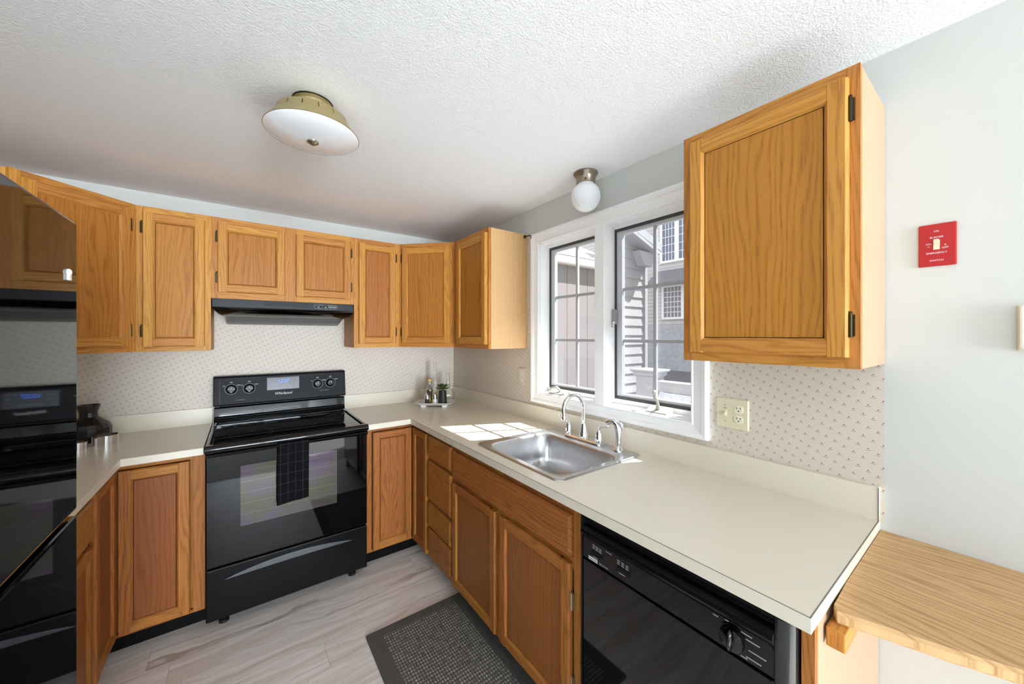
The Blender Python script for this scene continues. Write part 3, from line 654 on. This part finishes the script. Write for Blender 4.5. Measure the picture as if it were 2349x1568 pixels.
# towel over the handle
b = MB(); tx0, tx1 = -1.391, -1.247; n = 14
front = [(-.688, .889), (-.700, .8895), (-.7115, .885), (-.714, .876), (-.711, .85), (-.708, .80), (-.706, .72), (-.705, .64), (-.704, .578)]
back = [(-.688, .889), (-.6835, .884), (-.683, .86), (-.683, .78), (-.683, .66), (-.683, .60)]
pts = back[::-1]+front[1:]
rows = []
for (y, z) in pts:
    row = []
    for i in range(n+1):
        u = i/n; x = tx0+(tx1-tx0)*u
        wv = .0022*math.sin(u*PI*3+.4) if y < -.7 else 0
        dx = (-.004 if z < .8 else 0)
        row.append((x+dx*(1-u), y-wv-(.002 if y < -.7 else 0), z-(.012*(1-u) if z < .65 and y < -.7 else 0)))
    rows.append(row)
b.loft(rows, 0, False, False, closed=False); tw = b.build('dish_towel', TOWEL, None, smooth=True, at=(-1.319, -.70, .7), angle=80)
s_ = tw.modifiers.new('thick', 'SOLIDIFY'); s_.thickness = .0035; s_.offset = 0
tag(tw, 'black dish towel with a thin grey grid hanging on the oven handle', 'towel')

# ------------------------------------------------------------------ range hood
t = thing('range_hood', (-1.303, -.16, 1.53), 'black under-cabinet range hood with vent slots above the range', 'range hood')
hx0, hx1 = XH0+.004, XH1-.004
b = MB(); b.box(hx0, hx1, -DU-.006, -.002, 1.624, 1.6725); fp = b.build('front_panel', plain('hood_black', (30, 32, 35), .4, spec=.2), t, bevel=.002)
def hr(x0, x1, y0, y1, z): return [(x0, y0, z), (x1, y0, z), (x1, y1, z), (x0, y1, z)]
b = MB(); L = [hr(hx0, hx1, -DU-.004, -.004, 1.624), hr(hx0+.012, hx1-.012, -DU+.002, -.004, 1.604), hr(hx0+.03, hx1-.03, -DU+.02, -.004, 1.588), hr(hx0+.05, hx1-.045, -DU+.05, -.004, 1.5755)]
b.loft(L, 0); b.build('canopy', BLKG, t, smooth=True, angle=60)
b = MB(); b.loft([hr(hx0+.06, hx1-.05, -.235, -.004, 1.5755), hr(hx0+.06, hx1-.05, -.12, -.004, 1.545), hr(hx0+.06, hx1-.05, -.05, -.004, 1.533)], 0); b.build('filter_pan', plain('pan_grey', (58, 62, 70), .3, .6), t, bevel=.003)
b = MB()
for x0, x1, m_ in ((-1.440, -1.333, 5), (-1.327, -1.283, 5), (-1.277, -1.172, 5)):
    for i in range(m_): z = 1.640+.0052*i; b.box(x0, x1, -DU-.0068, -DU-.0055, z, z+.0034)
b.build('vent_slot', BLKD, fp, weld=False)
b = MB(); o_ = [(p[0], p[1]) for p in rrect(-1.166, -1.028, 1.635, 1.661, .0129, 0, 8)]; i_ = [(p[0], p[1]) for p in rrect(-1.1645, -1.0295, 1.6365, 1.6595, .0114, 0, 8)]
b.loft([[(x, -DU-.0068, z) for x, z in o_], [(x, -DU-.0068, z) for x, z in i_]], 0, False, False); b.build('control_outline', TXTG, fp)
for x in (-1.139, -1.096):
    b = MB(); b.lathe([(.0105, 0), (.0095, .008), (.004, .009), (0, .009)], (x, -DU-.006, 1.650), 18, rot=Matrix.Rotation(R(90), 3, 'X')); b.box(x-.004, x+.004, -DU-.022, -DU-.010, 1.642, 1.658); b.build('control_knob', BLKG, fp, smooth=True, angle=40)
lettering('NuTone', fp, (-1.058, -DU-.0066, 1.649), .0135, TXTW); lettering('LIGHT', fp, (-1.137, -DU-.0066, 1.6385), .0055, TXTG); lettering('FAN', fp, (-1.094, -DU-.0066, 1.6385), .0055, TXTG)

# ------------------------------------------------------------------ dishwasher
t = thing('dishwasher', (-.33, -2.43, 0), 'black built-in dishwasher under the right end of the cream worktop', 'dishwasher')
dy0, dy1 = -2.729, -2.136
b = MB(); b.box(-.60, -.05, dy0, dy1, .10, .870); b.build('body', BLKD, t)
b = MB(); b.box(-.56, -.545, dy0, dy1, 0, .10); b.build('toe_kick', KICK, t)
b = MB(); b.box(-.638, -.601, dy0+.035, dy1-.019, .118, .733); b.build('door', BLKG, t, bevel=.004)
b = MB(); b.prism([(-.601, .736), (-.636, .736), (-.638, .742), (-.638, .808), (-.646, .814), (-.650, .822), (-.648, .832), (-.636, .838), (-.622, .842), (-.618, .850), (-.628, .858), (-.636, .862), (-.636, .871), (-.601, .871)], 'y', dy0+.035, dy1-.019)
hs = b.build('control_housing', BLKM, t, bevel=.001)
TRIMG = plain('trim_black_gloss', (14, 14, 16), .16, var=.05, spec=.6)
for ya, yb, sg in ((dy0, dy0+.034, 1), (dy1, dy1-.018, -1)):
    P = [(-.601, ya), (-.612, ya)]+[(-.612-.028*math.sin(R(k)), ya+sg*.030*(1-math.cos(R(k)))*(abs(yb-ya)/.034)) for k in range(10, 91, 10)]+[(-.640, yb), (-.601, yb)]
    b = MB(); b.prism(P, 'z', .118, .869); b.build('side_trim', TRIMG, t, smooth=True, angle=35)
b = MB(); yc0, yc1 = dy0+.036, dy1-.024
P = rrect(yc0, yc1, .739, .806, .012, 0, 5); b.loft([[(-.637, p[0], p[1]) for p in P], [(-.6395, p[0], p[1]) for p in P]], 0); cp = b.build('control_panel', BLKG, hs)
def bar(y, z, wl, h, mat, nm, dep=.0005):
    q = MB(); q.box(-.6396-dep, -.6390, y-wl/2, y+wl/2, z-h/2, z+h/2); return q.build(nm, mat, cp)
for y, z in ((-2.203, .790), (-2.216, .789), (-2.229, .788), (-2.298, .788), (-2.313, .787), (-2.328, .786)):
    for j in range(3): bar(y, z-.005*j+.004, .010-.002*((j*7) % 2), .0018, TXTG, 'print_mark')
for y0_, y1_ in ((-2.195, -2.238), (-2.292, -2.338)):
    bar((y0_+y1_)/2, .769, abs(y1_-y0_), .010, PANELG, 'selector_button', .002)
bar(-2.210, .757, .02, .002, TXTG, 'print_mark'); bar(-2.31, .757, .022, .002, TXTG, 'print_mark')
bd = bar(-2.200, .7475, .036, .0105, plain('silver_badge', (205, 205, 208), .3), 'badge'); lettering('Kenmore', bd, (-.6402, -2.200, .7475), .0088, TXTD, '-x')
lettering('Ultra Wash', cp, (-.6397, -2.242, .7465), .0072, TXTG, '-x'); lettering('Sanitized', cp, (-.6397, -2.262, .797), .006, TXTG, '-x')
kc = Vector((-.6395, -2.612, .771)); rx = Matrix.Rotation(R(-90), 3, 'Y')
b = MB(); b.lathe([(.032, 0), (.032, .0012), (.029, .0014)], kc, 36, rot=rx); b.lathe([(.027, .001), (.025, .010), (.020, .013), (0, .014)], kc, 32, rot=rx)
L = []
for i in range(9):
    a = -1+2*i/8; h = math.sqrt(max(0, 1-a*a)); L.append([(kc.x-.013-.013*h*max(0, math.sin(PI*k/9)) , kc.y+(.0062*h+.0005)*math.cos(PI*k/9), kc.z+.025*a) for k in range(10)])
b.loft(L, 0, False, False, closed=False); b.build('cycle_knob', BLKG, cp, smooth=True, angle=40)
for y, z, wl in ((-2.575, .800, .012), (-2.60, .8035, .008), (-2.635, .797, .034), (-2.650, .787, .034), (-2.662, .766, .034), (-2.655, .749, .03), (-2.63, .744, .026)): bar(y, z, wl, .0022, TXTG, 'print_mark')

# ------------------------------------------------------------------ fridge
FXF = -1.8547; fy0, fy1 = -2.44, -1.673
t = thing('fridge', (-2.2, -2.05, 0), 'glossy black top-freezer fridge cut off by the left picture edge', 'fridge')
b = MB(); b.box(-2.57, FXF-.07, fy0+.005, fy1-.005, .03, 1.715); b.build('body', BLKM, t, bevel=.006)
b = MB(); b.box(FXF-.066, FXF, fy0, fy1, 1.048, 1.728); fz = b.build('freezer_door', BLKG, t, bevel=.008, seg=3)
b = MB(); b.box(FXF-.066, FXF, fy0, fy1, .09, 1.036); b.build('fridge_door', BLKG, t, bevel=.008, seg=3)
b = MB(); b.box(FXF-.075, FXF-.062, fy0+.004, fy1-.004, 1.03, 1.055); b.build('door_gasket', plain('grey_gasket', (96, 90, 84), .6), t)
b = MB(); b.box(FXF-.055, FXF-.04, fy0+.01, fy1-.01, .01, .085); b.build('grille', BLKD, t)
b = MB(); b.lathe([(.0075, 0), (.0075, .003), (.005, .006), (0, .007)], (FXF, -1.735, 1.602), 16, rot=Matrix.Rotation(R(90), 3, 'Y')); b.box(FXF, FXF+.005, -1.740, -1.730, 1.584, 1.600)  # white bump added as a stand-in for a bright highlight
spot = b.build('highlight_bump', WHITE, None, smooth=True, at=(FXF, -1.735, 1.598), angle=40); tag(spot, 'small white bump standing in for a bright highlight on the black fridge door', 'highlight_bump')

# ------------------------------------------------------------------ ceiling lights
cx, cy = -1.335, -1.50
t = thing('ceiling_light', (cx, cy, ZC), 'flush ceiling light with wide metal shade and white glass dish', 'ceiling light')
b = MB(); b.lathe([(.064, ZC), (.064, ZC-.006), (.058, ZC-.012), (.056, ZC-.045)], (cx, cy, 0), 40); b.build('canopy', BRASS, t, smooth=True, angle=35)
b = MB(); b.lathe([(.066, ZC-.0005), (.066, ZC-.005), (.060, ZC-.005)], (cx, cy, 0), 40, caps=False); b.build('canopy_trim', BRONZE, t, smooth=True)
b = MB(); b.lathe([(.054, ZC-.040), (.099, ZC-.044), (.112, ZC-.050), (.122, ZC-.072), (.136, ZC-.096), (.152, ZC-.112), (.153, ZC-.115), (.149, ZC-.116), (.134, ZC-.102)], (cx, cy, 0), 56, caps=False); sh = b.build('shade', BRASS, t, smooth=True, angle=40)
b = MB()
for i in range(16):
    a = 2*PI*i/16; ca, sa = math.cos(a), math.sin(a)
    q = [(.1292, ZC-.058), (.1372, ZC-.0745), (.1375, ZC-.0745), (.1295, ZC-.058)]
    for k in (-1, 1): pass
    p0 = Vector((ca*.1178, sa*.1178, ZC-.058)); p1 = Vector((ca*.1258, sa*.1258, ZC-.0765)); tn = Vector((-sa, ca, 0))*.0012
    b.face([cx_ + Vector((cx, cy, 0)) for cx_ in (p0-tn, p0+tn, p1+tn, p1-tn)])
b.build('shade_slot', BLKD, sh, weld=False)
b = MB(); b.lathe([(.151, ZC-.1155), (.146, ZC-.119), (.11, ZC-.130), (.065, ZC-.137), (.03, ZC-.140), (0, ZC-.1405)], (cx, cy, 0), 56, caps=False); b.build('glass_dish', OPAL, t, smooth=True, angle=60)
b = MB(); b.lathe([(.019, ZC-.139), (.019, ZC-.145), (.012, ZC-.149), (.006, ZC-.153), (0, ZC-.1535)], (cx, cy, 0), 24, caps=False); b.build('finial', BRUSHED, t, smooth=True)
cx, cy = -.112, -1.69
t = thing('globe_light', (cx, cy, ZC), 'small white globe ceiling light above the kitchen window', 'ceiling light')
b = MB(); b.lathe([(.062, ZC), (.063, ZC-.006), (.054, ZC-.018), (.049, ZC-.030), (.048, ZC-.058), (.045, ZC-.058)], (cx, cy, 0), 36); fx_ = b.build('fitter', plain('satin_nickel', (150, 140, 122), .34, .9), t, smooth=True, angle=35)
for a in (220, 340, 100):
    b = MB(); b.lathe([(.004, 0), (.004, .006), (0, .007)], (cx+.047*math.cos(R(a)), cy+.047*math.sin(R(a)), ZC-.046), 10, rot=Matrix.Rotation(R(a), 3, 'Z') @ Matrix.Rotation(R(90), 3, 'Y')); b.build('thumb_screw', BRONZE, fx_, smooth=True)
b = MB(); r = .076; zc = ZC-.054-.068
b.lathe([(.043, ZC-.05)]+[(r*math.sin(R(a)), zc+r*math.cos(R(a))) for a in range(36, 180, 9)]+[(.001, zc-r)], (cx, cy, 0), 40, caps=False); b.build('glass_globe', OPAL, t, smooth=True, angle=60)

# ------------------------------------------------------------------ wall plates
t = thing('wall_plate', (0, -2.347, 1.157), 'ivory double plate with a switch and an outlet on the floral wallpaper', 'wall plate')
b = MB(); b.loft([[(-.0005, *p[:2]) for p in rrect(-2.405, -2.289, 1.098, 1.214, .004, 0, 3)], [(-.004, *p[:2]) for p in rrect(-2.405, -2.289, 1.098, 1.214, .004, 0, 3)], [(-.006, *p[:2]) for p in rrect(-2.401, -2.293, 1.102, 1.210, .004, 0, 3)]], 0); b.build('cover', IVORY, t)
b = MB(); b.box(-.0075, -.005, -2.328, -2.317, 1.141, 1.169); b.prism([(-.006, 1.150), (-.0165, 1.146), (-.017, 1.152), (-.006, 1.163)], 'y', -2.3265, -2.3185); sw = b.build('toggle_switch', IVORY, t, bevel=.001, weld=False)
lettering('ON', t, (-.0062, -2.3225, 1.1755), .006, TXTD, '-x')
for z in (1.188, 1.124):
    b = MB(); b.lathe([(.003, 0), (.003, .001), (0, .0014)], (-.006, -2.3225, z), 12, rot=Matrix.Rotation(R(-90), 3, 'Y')); b.build('screw', ALMOND, t)
IV2 = plain('outlet_ivory', (232, 227, 204), .4, var=.01)
for zc in (1.176, 1.137):
    b = MB(); P = rrect(-2.387, -2.355, zc-.0145, zc+.0145, .012, 0, 6); b.loft([[(-.005, *p[:2]) for p in P], [(-.0078, *p[:2]) for p in P]], 0); rc = b.build('receptacle', IV2, t, bevel=.0008)
    b = MB(); b.box(-.0084, -.0077, -2.366, -2.3642, zc, zc+.009); b.box(-.0084, -.0077, -2.378, -2.3762, zc+.001, zc+.008); b.lathe([(.0027, 0), (0, .0007)], (-.0078, -2.371, zc-.006), 10, rot=Matrix.Rotation(R(-90), 3, 'Y')); b.build('socket_slot', BLKD, rc, weld=False)
t = thing('wall_plate', (0, -1.018, 1.18), 'single outlet plate papered like the wall under the cabinet left of the window', 'wall plate')
b = MB(); b.box(-.006, -.0005, -1.055, -.982, 1.123, 1.238); b.build('cover', PAPER, t, bevel=.002)
for zc in (1.20, 1.161):
    b = MB(); P = rrect(-1.035, -1.003, zc-.0145, zc+.0145, .012, 0, 6); b.loft([[(-.005, *p[:2]) for p in P], [(-.0074, *p[:2]) for p in P]], 0); rc = b.build('receptacle', plain('cream_outlet', (226, 217, 200), .5), t)
    b = MB(); b.box(-.008, -.0073, -1.0145, -1.0128, zc, zc+.009); b.box(-.008, -.0073, -1.0262, -1.0245, zc+.001, zc+.008); b.build('socket_slot', TXTD, rc, weld=False)
t = thing('emergency_switch', (0, -2.869, 1.709), 'red oil burner emergency switch plate on the plain white wall', 'switch')
b = MB(); b.box(-.006, -.0005, -2.9035, -2.8345, 1.6505, 1.7665); b.build('cover', RED, t, bevel=.0025)
yc = -2.868
b = MB(); b.box(-.0075, -.0055, yc-.0058, yc+.0058, 1.696, 1.722); b.prism([(-.006, 1.706), (-.006, 1.720), (-.016, 1.723), (-.0165, 1.717)], 'y', yc-.0045, yc+.0045); b.build('toggle_switch', IVORY, t, bevel=.001, weld=False)
for s_, z, y in (('OIL', 1.746, 0), ('BURNER', 1.7295, 0), ('EMERGENCY', 1.6865, 0), ('SWITCH', 1.666, 0), ('ON', 1.712, .0145), ('OFF', 1.699, -.0155)): lettering(s_, t, (-.0062, yc+y, z), .0066, TXTW, '-x')
lettering('↑', t, (-.0062, yc+.0145, 1.703), .008, TXTW, '-x'); lettering('↓', t, (-.0062, yc-.0155, 1.707), .008, TXTW, '-x')
for z in (1.738, 1.678):
    b = MB(); b.lathe([(.0028, 0), (.0028, .001), (0, .0013)], (-.006, yc, z), 12, rot=Matrix.Rotation(R(-90), 3, 'Y')); b.build('screw', RED, t)
t = thing('thermostat', (0, -3.06, 1.478), 'white wall thermostat at the right picture edge', 'thermostat')
b = MB(); b.box(-.006, -.0005, -3.122, -2.998, 1.422, 1.534); b.build('back_plate', IVORY, t, bevel=.002)
b = MB(); b.box(-.022, -.006, -3.119, -3.001, 1.425, 1.531); b.build('cover', WHITE, t, bevel=.006, seg=3)
# curtain rod hook on the cabinet side
b = MB(); b.tube([(-.022, -1.0705, 2.119), (-.022, -1.085, 2.119), (-.022, -1.125, 2.117), (-.022, -1.135, 2.112), (-.022, -1.136, 2.092)], .0035, 8); b.lathe([(.011, 0), (.011, .003), (.006, .006), (0, .007)], (-.022, -1.069, 2.119), 16, rot=Matrix.Rotation(R(90), 3, 'X'))
hk = b.build('curtain_hook', BRONZE, None, smooth=True, at=(-.022, -1.09, 2.115), angle=40); tag(hk, 'small bronze curtain rod hook on the pale cabinet side beside the window', 'hook')

# ------------------------------------------------------------------ rug
rx0, rx1, ry0, ry1 = -1.060, -.545, -2.02, -1.140; rc_ = ((rx0+rx1)/2, (ry0+ry1)/2, 0)
b = MB(); b.loft([rrect(rx0, rx1, ry0, ry1, .012, .0005, 3), rrect(rx0-.001, rx1+.001, ry0-.001, ry1+.001, .012, .006, 3), rrect(rx0+.004, rx1-.004, ry0+.004, ry1-.004, .01, .010, 3)], 0)
rg = b.build('rug', RUG, None, at=rc_); tag(rg, 'dark grey woven kitchen rug on the plank floor in front of the sink cabinet', 'rug')

# ------------------------------------------------------------------ tray and its things
TZ = ZCT; tc = Vector((-.325, -.325, TZ)); ang = -36
xf = frame_xf(tc.x, tc.y, ang, TZ)
b = MB(xf)
def tr(hw, hd, r, z): return rrect(-hw, hw, -hd, hd, r, z, 5)
b.loft([tr(.092, .05, .016, .012), tr(.105, .062, .02, .016), tr(.148, .092, .03, .034), tr(.150, .094, .03, .036), tr(.147, .091, .03, .037), tr(.105, .062, .02, .0205), tr(.09, .05, .016, .0175)], 0)
for sx in (-1, 1): b.prism([(sx*.066, 0), (sx*.096, 0), (sx*.106, .016), (sx*.060, .016)], 'y', -.058, .058)
ty = b.build('tray', plain('white_ceramic', (236, 236, 236), .2, var=.01), None, smooth=True, at=tc, angle=40); tag(ty, 'white footed serving tray in the corner of the worktop right of the range', 'tray')
TOP = TZ+.0177
def on(lx, ly): return (xf @ Vector((lx, ly, 0)))[:2]
def bottle(name, pos, prof, label, cat, th=.0018, z0=TOP):
    t_ = thing(name, (*pos, z0), label, cat)
    inner = [(max(r-th, .0005), z) for r, z in prof[1:]][::-1]; inner[-1] = (inner[-1][0], inner[-1][1]+th)
    q = MB(); q.lathe([(.0005, z0)]+[(r, z0+z) for r, z in prof]+[(r, z0+z) for r, z in inner]+[(.0005, z0+prof[0][1]+th*2)], (*pos, 0), 28, caps=False); q.build('glass_body', BOTTLE, t_, smooth=True, angle=60); return t_
p = (-.266, -.19)
bottle('glass_bottle', p, [(.037, 0), (.040, .01), (.041, .15), (.037, .18), (.024, .198), (.0135, .21), (.0125, .24), (.0125, .322), (.0148, .325), (.0148, .333)], 'tall clear glass bottle with a thin neck behind the white tray', 'bottle', z0=ZCT)
p = (-.161, -.215)
bottle('glass_bottle', p, [(.028, 0), (.046, .012), (.056, .045), (.052, .075), (.034, .105), (.017, .122), (.0125, .135), (.0115, .235), (.0145, .243)], 'round clear glass flask with a slim neck behind the succulent pot', 'bottle', z0=ZCT)
p = on(-.050, .022)
t = bottle('oil_bottle', p, [(.026, 0), (.028, .006), (.028, .105), (.024, .122), (.0135, .142), (.012, .150), (.012, .172)], 'cork-topped glass bottle of yellow olive oil on the white tray', 'bottle')
q = MB(); q.lathe([(.0005, TOP+.004), (.0255, TOP+.005), (.0258, TOP+.105), (.0005, TOP+.106)], (*p, 0), 24, caps=False); q.build('oil', OIL, t, smooth=True, angle=50)
q = MB(); q.lathe([(.0, TOP+.162), (.0095, TOP+.163), (.0105, TOP+.173), (.0165, TOP+.174), (.0165, TOP+.19), (.0, TOP+.1905)], (*p, 0), 20, caps=False); q.build('stopper', plain('cork', (214, 172, 84), .6, var=.1), t, smooth=True, angle=40)
q = MB()
for a0 in range(-40, 41, 10): pass
L = []
for z in (.062, .075, .088, .098):
    w_ = 46 if z < .09 else 20
    L.append([(p[0]+.0284*math.cos(R(-90-36+6+a)), p[1]+.0284*math.sin(R(-90-36+6+a)), TOP+z) for a in [(-w_+2*w_*k/10) for k in range(11)]])
q.loft(L, 0, False, False, closed=False); q.build('label', plain('brown_label', (70, 52, 44), .7), t)
for lx, ly, m_, lab in ((-.058, -.030, plain('black_pepper', (56, 50, 48), .9, var=.5, scale=500), 'glass pepper shaker of dark grains with a chrome cap'), (.002, -.030, plain('salt', (242, 242, 240), .9, var=.03, scale=500), 'white salt shaker with a chrome cap beside the succulent pot')):
    p = on(lx, ly); t = thing('shaker', (*p, TOP), lab, 'shaker', 'salt and pepper shakers')
    q = MB(); q.lathe([(.0005, TOP), (.0165, TOP+.001), (.0165, TOP+.042), (.0005, TOP+.043)], (*p, 0), 24, caps=False); q.build('contents', m_, t, smooth=True, angle=40)
    q = MB(); q.lathe([(.0176, TOP+.0), (.0176, TOP+.046), (.0168, TOP+.046), (.0168, TOP+.0)], (*p, 0), 24, caps=False); q.build('glass_body', PANE, t, smooth=True, angle=40)
    q = MB(); q.lathe([(.0178, TOP+.044), (.0178, TOP+.074), (.015, TOP+.078), (.005, TOP+.079), (.006, TOP+.084), (.003, TOP+.088), (0, TOP+.0885)], (*p, 0), 28, caps=False); q.build('cap', plain('chrome_cap', (215, 213, 210), .2, 1), t, smooth=True, angle=40)
p = on(.060, -.020)
t = thing('potted_succulent', (*p, TOP), 'green succulent in a tapered black pot on the white tray', 'plant')
q = MB(); q.lathe([(.0005, TOP), (.034, TOP), (.0345, TOP+.003), (.0285, TOP+.105), (.026, TOP+.105), (.025, TOP+.095), (.0005, TOP+.094)], (*p, 0), 28, caps=False); q.build('pot', plain('matte_black_pot', (36, 36, 38), .5), t, smooth=True, angle=40)
q = MB(); q.tube([(*p, TOP+.09), (*p, TOP+.125)], .006, 8)
for ring, (n, el, ln_) in enumerate(((8, 4, .058), (8, 26, .056), (7, 48, .046), (5, 70, .034))):
    for i in range(n):
        a = 2*PI*(i+.5*(ring % 2))/n; d = Vector((math.cos(a)*math.cos(R(el)), math.sin(a)*math.cos(R(el)), math.sin(R(el)))); sd_ = Vector((-math.sin(a), math.cos(a), 0)); up_ = d.cross(sd_)*-1
        c0_ = Vector((*p, TOP+.116+.004*ring)); L = []
        for k, (s0, w0) in enumerate(((0, .003), (.3, .0075), (.6, .0095), (.82, .0065), (1, .0008))):
            cc = c0_+d*ln_*s0+Vector((0, 0, .012*s0*s0 if ring < 2 else 0)); L.append([cc+sd_*w0*math.cos(2*PI*j/8)+up_*w0*.38*math.sin(2*PI*j/8) for j in range(8)])
        q.loft(L, 0)
LEAF = NT('succulent_leaf'); LEAF.set(LEAF.mix(LEAF.noise(LEAF.coord(), 45, 2), lin((22, 36, 22)), lin((92, 114, 64))), .45)
q.build('foliage', LEAF.mat, t, smooth=True, weld=False, angle=60)
# left worktop: vase and metal rings
t = thing('vase', (-2.185, -.15, ZCT), 'black faceted vase on the worktop beside the black fridge', 'vase')
q = MB(); q.lathe([(.0005, ZCT), (.055, ZCT), (.085, ZCT+.035), (.086, ZCT+.07), (.075, ZCT+.092), (.034, ZCT+.128), (.033, ZCT+.15), (.044, ZCT+.19), (.040, ZCT+.19), (.028, ZCT+.15), (.02, ZCT+.13), (.0005, ZCT+.12)], (-2.185, -.15, 0), 18, caps=False); q.build('vase_body', plain('black_stoneware', (30, 29, 30), .3), t)
for (x, y, r, h, lab) in ((-2.100, -.270, .048, .048, 'larger polished steel ring on the worktop in front of the black vase'), (-2.182, -.318, .033, .036, 'smaller polished steel ring on the worktop half hidden by the fridge')):
    q = MB(); q.lathe([(r, ZCT+.0003), (r, ZCT+h), (r-.003, ZCT+h), (r-.003, ZCT+.0003)], (x, y, 0), 36, caps=False); q.loft([[(x+r*math.cos(2*PI*k/36), y+r*math.sin(2*PI*k/36), ZCT+.0003) for k in range(36)], [(x+(r-.003)*math.cos(2*PI*k/36), y+(r-.003)*math.sin(2*PI*k/36), ZCT+.0003) for k in range(36)]], 0, False, False)
    o = q.build('steel_ring', CHROME, None, smooth=True, at=(x, y, ZCT), angle=40); tag(o, lab, 'ring', 'polished steel rings')

# ------------------------------------------------------------------ outside
GRAVEL = NT('gravel_ground'); gn = GRAVEL.noise(GRAVEL.geo(), 22, 4, .7); GRAVEL.set(GRAVEL.mix(GRAVEL.ramp(gn, .42, .6), lin((60, 60, 62)), lin((120, 120, 122))), .95)
b = MB(); b.box(.12, 40, -25, 30, -.1, 0); b.box(-20, .12, -25, YF-.1, -.1, 0); b.box(-20, XD-.1, YF-.1, 5, -.1, 0); struct(b.build('ground', GRAVEL.mat, weld=False))
RAILW = plain('outdoor_white', (146, 146, 149), .5, var=.02)
t = thing('house_wing', (2.0, .6, 0), 'neighbouring grey house wing with board siding, gutter and white clapboards outside the window', 'building')
T111 = siding('board_siding', (118, 112, 111), True, .203, .06)
b = MB(); b.box(.125, 3.05, .6, .75, 0, 2.46); b.build('board_wall', T111, t)
b = MB()
for i in range(19):
    z = .1+.152*i; b.prism([(.6, z), (.578, z), (.594, z+.152), (.6, z+.152)], 'x', 3.05, 3.80)
b.box(3.05, 3.80, .6, .75, 0, 3.3); b.build('clapboard_wall', siding('clapboard', (138, 135, 134), False, 9, 0), t, weld=False)
b = MB(); b.box(3.79, 3.86, .56, .75, 0, 2.72); b.build('corner_board', RAILW, t)
b = MB(); b.prism([(.60, 2.42), (.535, 2.42), (.525, 2.44), (.52, 2.53), (.60, 2.56)], 'x', .125, 3.05); b.build('gutter', plain('gutter_taupe', (176, 168, 160), .5), t)
b = MB(); b.prism([(.52, 2.54), (.52, 2.56), (2.1, 3.34), (2.1, 3.30)], 'x', .125, 3.1); b.build('roof', plain('pale_shingle', (170, 166, 162), .9, var=.2, scale=60), t)
b = MB(); b.prism([(2.9, 3.16), (3.95, 2.82), (3.95, 2.94), (2.9, 3.30)], 'y', .36, .46); b.build('rake_board', RAILW, t)
b = MB(); b.prism([(2.9, 3.10), (3.9, 2.77), (3.9, 2.82), (2.9, 3.16)], 'y', .36, .75); b.build('soffit', RAILW, t)
b = MB(); b.prism([(3.45, 2.80), (3.95, 2.80), (3.80, 2.58), (3.60, 2.58)], 'y', .44, .58); b.build('cornice_return', RAILW, t)
t = thing('far_house', (13.5, 4, 0), 'large beige neighbour house with white-framed windows seen beyond the clapboards', 'house')
FS = siding('far_siding', (206, 200, 196), False, .16, .12)
b = MB(); b.box(13, 17, -12, 20, 1.9, 8.5); b.build('wall', FS, t)
b = MB(); b.box(12.95, 17, -12, 20, 0, 1.9); b.build('foundation', plain('grey_stucco', (178, 178, 182), .9, var=.35, scale=8), t)
PANEB = plain('dark_pane', (96, 104, 124), .1); 
def fwin(y0, y1, z0, z1, nx, nz, blinds=False):
    q = MB(); w_ = .09
    q.box(12.93, 13, y0, y1, z0, z0+w_); q.box(12.93, 13, y0, y1, z1-w_, z1); q.box(12.93, 13, y0, y0+w_, z0+w_, z1-w_); q.box(12.93, 13, y1-w_, y1, z0+w_, z1-w_)
    for i in range(1, nx): y = y0+w_+(y1-y0-2*w_)*i/nx; q.box(12.965, 13, y-.012, y+.012, z0+w_, z1-w_)
    for i in range(1, nz): z = z0+w_+(z1-z0-2*w_)*i/nz; q.box(12.965, 13, y0+w_, y1-w_, z-.012, z+.012)
    f_ = q.build('window', WHITE, t, weld=False); q = MB(); q.box(12.975, 12.995, y0+w_, y1-w_, z0+w_, z1-w_); q.build('pane', siding('blinds', (150, 150, 156), False, .07, .4) if blinds else PANEB, f_)
fwin(5.18, 5.92, 4.55, 6.4, 4, 5); fwin(4.42, 5.18, 4.55, 6.4, 4, 5); fwin(3.66, 4.42, 4.55, 6.4, 4, 5)
fwin(4.9, 5.85, 2.15, 3.6, 5, 6, True); fwin(3.9, 4.9, 2.15, 3.6, 5, 6, True)
b = MB(); b.prism([(13, 4.25), (12.2, 3.66), (12.2, 3.58), (13, 3.58)], 'y', 3.0, 6.1); b.build('bay_roof', plain('grey_shingle', (120, 118, 122), .9, var=.25, scale=30), t)
b = MB(); b.prism([(12.5, 8.5), (17, 11), (17, 8.5)], 'y', -12.3, 20.3); b.build('roof', plain('far_shingle', (130, 126, 122), .9), t)
t = thing('porch_rail', (1.65, -1.1, 0), 'white porch post and rail just outside the right window sash', 'railing')
b = MB(); b.box(1.60, 1.80, -.975, -.79, 0, 1.07); b.build('post', RAILW, t, bevel=.01)
b = MB(); b.loft([[(x, y, z) for x, y in ((1.70-k, -.882-k), (1.70+k, -.882-k), (1.70+k, -.882+k), (1.70-k, -.882+k))] for k, z in ((.10, 1.06), (.115, 1.075), (.115, 1.10), (.135, 1.115), (.135, 1.13))], 0); b.build('post_cap', RAILW, t)
b = MB(); b.box(1.62, 1.74, -3.6, -.975, .935, 1.03); b.build('rail', RAILW, t, bevel=.006)
